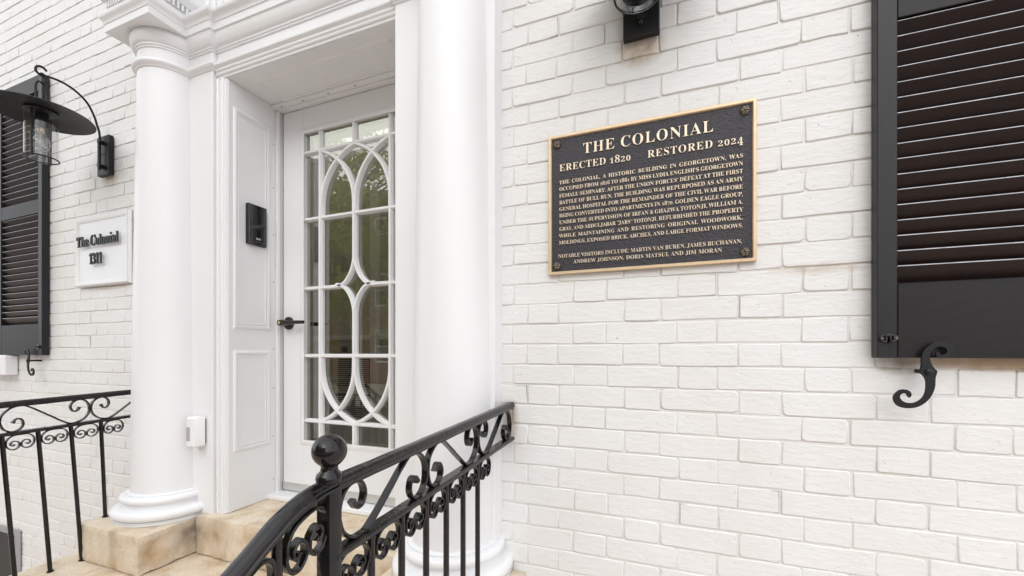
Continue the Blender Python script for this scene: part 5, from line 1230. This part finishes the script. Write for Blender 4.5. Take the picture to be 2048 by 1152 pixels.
def railing(X, label, offs, bal, feet, lean, descend=True):
    t = thing('iron_railing', label, 'railing', (X, -0.82, 0.69), 'wrought iron railings flanking the steps')
    sl = 0.037
    top = lambda y: 1.413+sl*y     # underside of the cap
    lowt = lambda y: 1.310+sl*y    # top of the lower bar
    yp = -0.823+offs
    # wobble: many coats of paint
    def fnw(u, v, s): return (X+s, u, v)
    def wob(bm, a=0.0009):
        for v in bm.verts:
            nz = noise.noise_vector(v.co*42)
            v.co += nz*a
    path = [(-0.003-i*(abs(yp)-0.003)/24, 0) for i in range(25)]
    path = [(y, top(y)) for y, _ in path]
    bm = bmesh.new(); sweep(bm, [(y, z) for y, z in reversed(path)], CAPP, fnw); wob(bm); tomesh('top_rail', bm, M['iron_worn'], t, smooth=40)
    if descend:
        y = yp
        dp = [(y+0.006, top(y)), (y-0.030, top(y)-0.003), (y-0.062, top(y)-0.012), (y-0.090, top(y)-0.026), (y-0.13, top(y)-0.052), (y-0.20, top(y)-0.0985), (y-0.5, top(y)-0.2965), (y-0.92, top(y)-0.574)]
        cp = [tuple(p) for p in catmull(dp, 6)]
        bm = bmesh.new(); sweep(bm, [p for p in reversed(cp)], CAPP, fnw); wob(bm); tomesh('stair_rail', bm, M['iron'], t, smooth=40)
        zat = lambda yy: next((a[1]+(b[1]-a[1])*(yy-a[0])/(b[0]-a[0]) for a, b in zip(cp, cp[1:]) if b[0] <= yy <= a[0]), top(y))
        step = 0.094
        k = 1
        while k*step < 0.90:
            yb = y-k*step
            zf = 0.690 if yb > -0.93 else (0.518 if yb > -1.20 else (0.348 if yb > -1.47 else 0.178))
            bm = bmesh.new(); tube(bm, [(X, yb, zf-0.004), (X, yb, (zf+zat(yb))/2), (X, yb, zat(yb)-0.006)], 0.0072, 12); tomesh('baluster', bm, M['iron'], t, smooth=50)
            za, zb2 = zat(yb+step-0.012), zat(yb+0.008)
            bm = bmesh.new()
            cc = c_curve(step-0.016, 0.072)
            sweep(bm, cc, rectprof(0.015, 0.0052, 0.5), lambda u, v, s, yb=yb, za=za, zb2=zb2: (X+s, yb+0.010+u, (zb2+(za-zb2)*u/(step-0.02))-0.0815+v), endfat); wob(bm, 0.0006)
            tomesh('curl', bm, M['iron'], t, smooth=40)
            k += 1
        boxo('newel_post', M['iron'], t, X-0.013, X+0.013, y-0.935, y-0.909, 0.004, top(y)-0.57, bev=0.002)
    # lower bar
    bm = bmesh.new()
    sweep(bm, [(yy4, lowt(yy4)-0.006) for yy4 in [yp+0.004+(abs(yp)-0.005)*i/20 for i in range(21)]], rectprof(0.030, 0.013, 0.5), fnw); wob(bm); tomesh('lower_rail', bm, M['iron_worn'], t, smooth=40)
    # post with ball finial
    boxo('post', M['iron'], t, X-0.0135, X+0.0135, yp-0.0135, yp+0.0135, 0.690, top(yp)+0.004, bev=0.0022, seg=2)
    zt = top(yp)
    cz = zt+0.062
    prof = [(0.010, zt+0.012), (0.0195, zt+0.014), (0.0205, zt+0.019), (0.019, zt+0.025), (0.0135, zt+0.030), (0.0125, zt+0.036)]
    for i in range(13):
        a = -R(60)+R(150)*i/12
        prof.append((max(0.0, 0.0268*math.cos(a)), cz+0.0268*math.sin(a)))
    bm = bmesh.new(); lathe(bm, X, yp, prof, 36); wob(bm, 0.0007); tomesh('ball_finial', bm, M['iron'], t, smooth=60)
    # balusters
    for yb, (fy, fz) in zip(bal, feet):
        bm = bmesh.new(); tube(bm, [(X, fy, fz-0.003), (X, (fy+yb)/2, (fz+lowt(yb))/2), (X, yb, lowt(yb)-0.010)], 0.0072, 12)
        tube(bm, [(X, fy, fz-0.002), (X, fy, fz+0.005)], 0.0115, 12)
        tomesh('baluster', bm, M['iron'], t, smooth=50)
    # curls under the lower bar
    ys = sorted(bal+[yp+0.002], reverse=True)
    ys = [ys[0]+0.090]+ys
    me = None
    for a, b in zip(ys, ys[1:]):
        L = a-b-0.017
        bm = bmesh.new(); sweep(bm, c_curve(L, 0.058), rectprof(0.0135, 0.0038, 0.5), lambda u, v, s: (X+s, b+0.0085+u, lowt(b+u)-0.0705+v), endfat); wob(bm, 0.0006)
        tomesh('curl', bm, M['iron'], t, smooth=40)
    # S scrolls between the rails
    bnd = [-0.012+offs*0.6, -0.277+offs, -0.543+offs, -0.809+offs]
    for i in range(3):
        a, b = bnd[i], bnd[i+1]
        L = a-b; H = 0.1015
        bm = bmesh.new()
        sweep(bm, s_curve(L, H, i != 1), rectprof(0.0155, 0.0056, 0.5), lambda u, v, s: (X+s, b+u, lowt(b+u)-0.0005+v), endfat); wob(bm, 0.0008)
        tomesh('scroll', bm, M['iron'], t, smooth=40)
    return t
balR = [-0.272, -0.362, -0.451, -0.541, -0.632, -0.724]
railing(-0.50, 'glossy black iron railing with ball topped post in the foreground, ending at brick wall', 0.0, balR, [(y, 0.852 if y > -0.315 else 0.690) for y in balR], 0)
balL = [-0.252, -0.352, -0.450, -0.547, -0.642, -0.736]
railing(-2.39, 'black wrought iron railing with scrolls partly hidden behind the left column', -0.012, balL,
        [(-0.236, 0.852)]+[(y+0.036, 0.690) for y in balL[1:]], 1)

# ------------------------------------------------------------------ the street behind the camera, which the glass mirrors
def tree(x, y, h, r, seed, label):
    rnd = random.Random(seed)
    t = thing('street_tree', label, 'tree', (x, y, 0), 'street trees across the road')
    bm = bmesh.new()
    pts = [Vector((x+0.15*noise.noise(Vector((seed, i*0.7, 0))), y+0.15*noise.noise(Vector((0, i*0.7, seed))), h*0.62*i/8-0.02)) for i in range(9)]
    tube(bm, pts, 0.2, 10, [0.20-0.014*i for i in range(9)])
    tips = []
    for k in range(14):
        a = rnd.uniform(0, 6.28); i = rnd.randint(4, 8); p = pts[i]
        L = r*rnd.uniform(0.6, 1.0)
        q = [p, p+Vector((math.cos(a)*L*0.4, math.sin(a)*L*0.4, L*0.45)), p+Vector((math.cos(a)*L, math.sin(a)*L, L*rnd.uniform(0.5, 0.9)))]
        tube(bm, [tuple(v) for v in catmull([tuple(v) for v in q], 3)], 0.05, 6, [0.06, 0.055, 0.05, 0.045, 0.035, 0.025, 0.012]); tips.append(q)
    tomesh('trunk', bm, M['bark'], t, smooth=60)
    verts = []; faces = []
    cen = Vector((x, y, h*0.56))
    clumps = [Vector((rnd.gauss(0, 0.5)*r, rnd.gauss(0, 0.5)*r, rnd.gauss(0, 0.60)*r*1.25))+cen for _ in range(150)]
    for c in clumps:
        cr = rnd.uniform(0.3, 0.8)
        for _ in range(110):
            p = c+Vector((rnd.gauss(0, 1), rnd.gauss(0, 1), rnd.gauss(0, 0.6)))*cr*0.6
            s = rnd.uniform(0.05, 0.11)
            u = Vector((rnd.uniform(-1, 1), rnd.uniform(-1, 1), rnd.uniform(-1, 1))).normalized(); v = u.orthogonal().normalized()*s*0.6; u = u*s
            b = len(verts); verts += [p-u, p+v, p+u, p-v]; faces.append((b, b+1, b+2, b+3))
    me = bpy.data.meshes.new('crown'); me.from_pydata(verts, [], faces); link('crown', me, M['leaf'], t)
tree(-10.6, -9.6, 10.5, 2.9, 1, 'leafy spring tree standing nearest the house across the street')
tree(-15.8, -11.2, 11.5, 3.2, 2, 'tall leafy spring tree further left across the street')
tree(-5.0, -11.0, 8.0, 2.2, 3, 'smaller leafy spring tree across the street, towards the right')
def house(x0, x1, y, h, m, label):
    t = thing('town_house', label, 'house', ((x0+x1)/2, y-3, 0), 'town houses across the street')
    boxo('wall', m, t, x0, x1, y-6, y, -0.05, h)
    rf = boxo('roof', M['roof'], t, x0-0.2, x1+0.2, y-6.2, y+0.25, h+0.002, h+0.5)
    n = 3
    for fl in range(3):
        for i in range(n):
            cx = x0+(x1-x0)*(i+0.5)/n; z = 1.2+fl*2.9
            if fl == 0 and i == 0:
                boxo('door', M['shutter'], t, cx-0.5, cx+0.5, y+0.002, y+0.08, 0.1, 2.4); continue
            f = boxo('window', M['trim'], t, cx-0.55, cx+0.55, y+0.002, y+0.07, z-0.1, z+1.6)
            boxo('pane', M['blackplastic'], f, cx-0.47, cx+0.47, y+0.072, y+0.08, z, z+0.72); boxo('pane', M['blackplastic'], f, cx-0.47, cx+0.47, y+0.072, y+0.08, z+0.78, z+1.52)
house(-24.0, -17.1, -15.6, 8.6, M['redbrick'], 'red brick town house furthest left across the street')
house(-17.0, -10.1, -15.6, 9.4, M['redbrick'], 'tallest red brick town house across the street, left of centre')
house(-10.0, -3.1, -15.6, 8.2, M['kerb'], 'pale grey town house across the street')
house(-3.0, 5.0, -15.6, 9.0, M['redbrick'], 'red brick town house across the street, opposite the plaque')

# ------------------------------------------------------------------ left shutter: a copy of the right one
sL = copy_tree(sR)
SHIFT = -3.457-1.0325

# put every thing's origin at its base while its parts stay where they were built
for o in list(sc.objects):
    if o.type == 'EMPTY' and o.parent is None:
        inv = Matrix.Translation(-o.location)
        for ch in o.children: ch.matrix_parent_inverse = inv
sL.location.x += SHIFT
sL['label'] = 'black louvred shutter at the left edge, behind the left lantern'
# the left catch sits at the other bottom corner
for ch in list(sL.children):
    if ch.name.startswith('catch_plate'):
        ch.location.x += (1.0325-0.505)-0.045-0.014
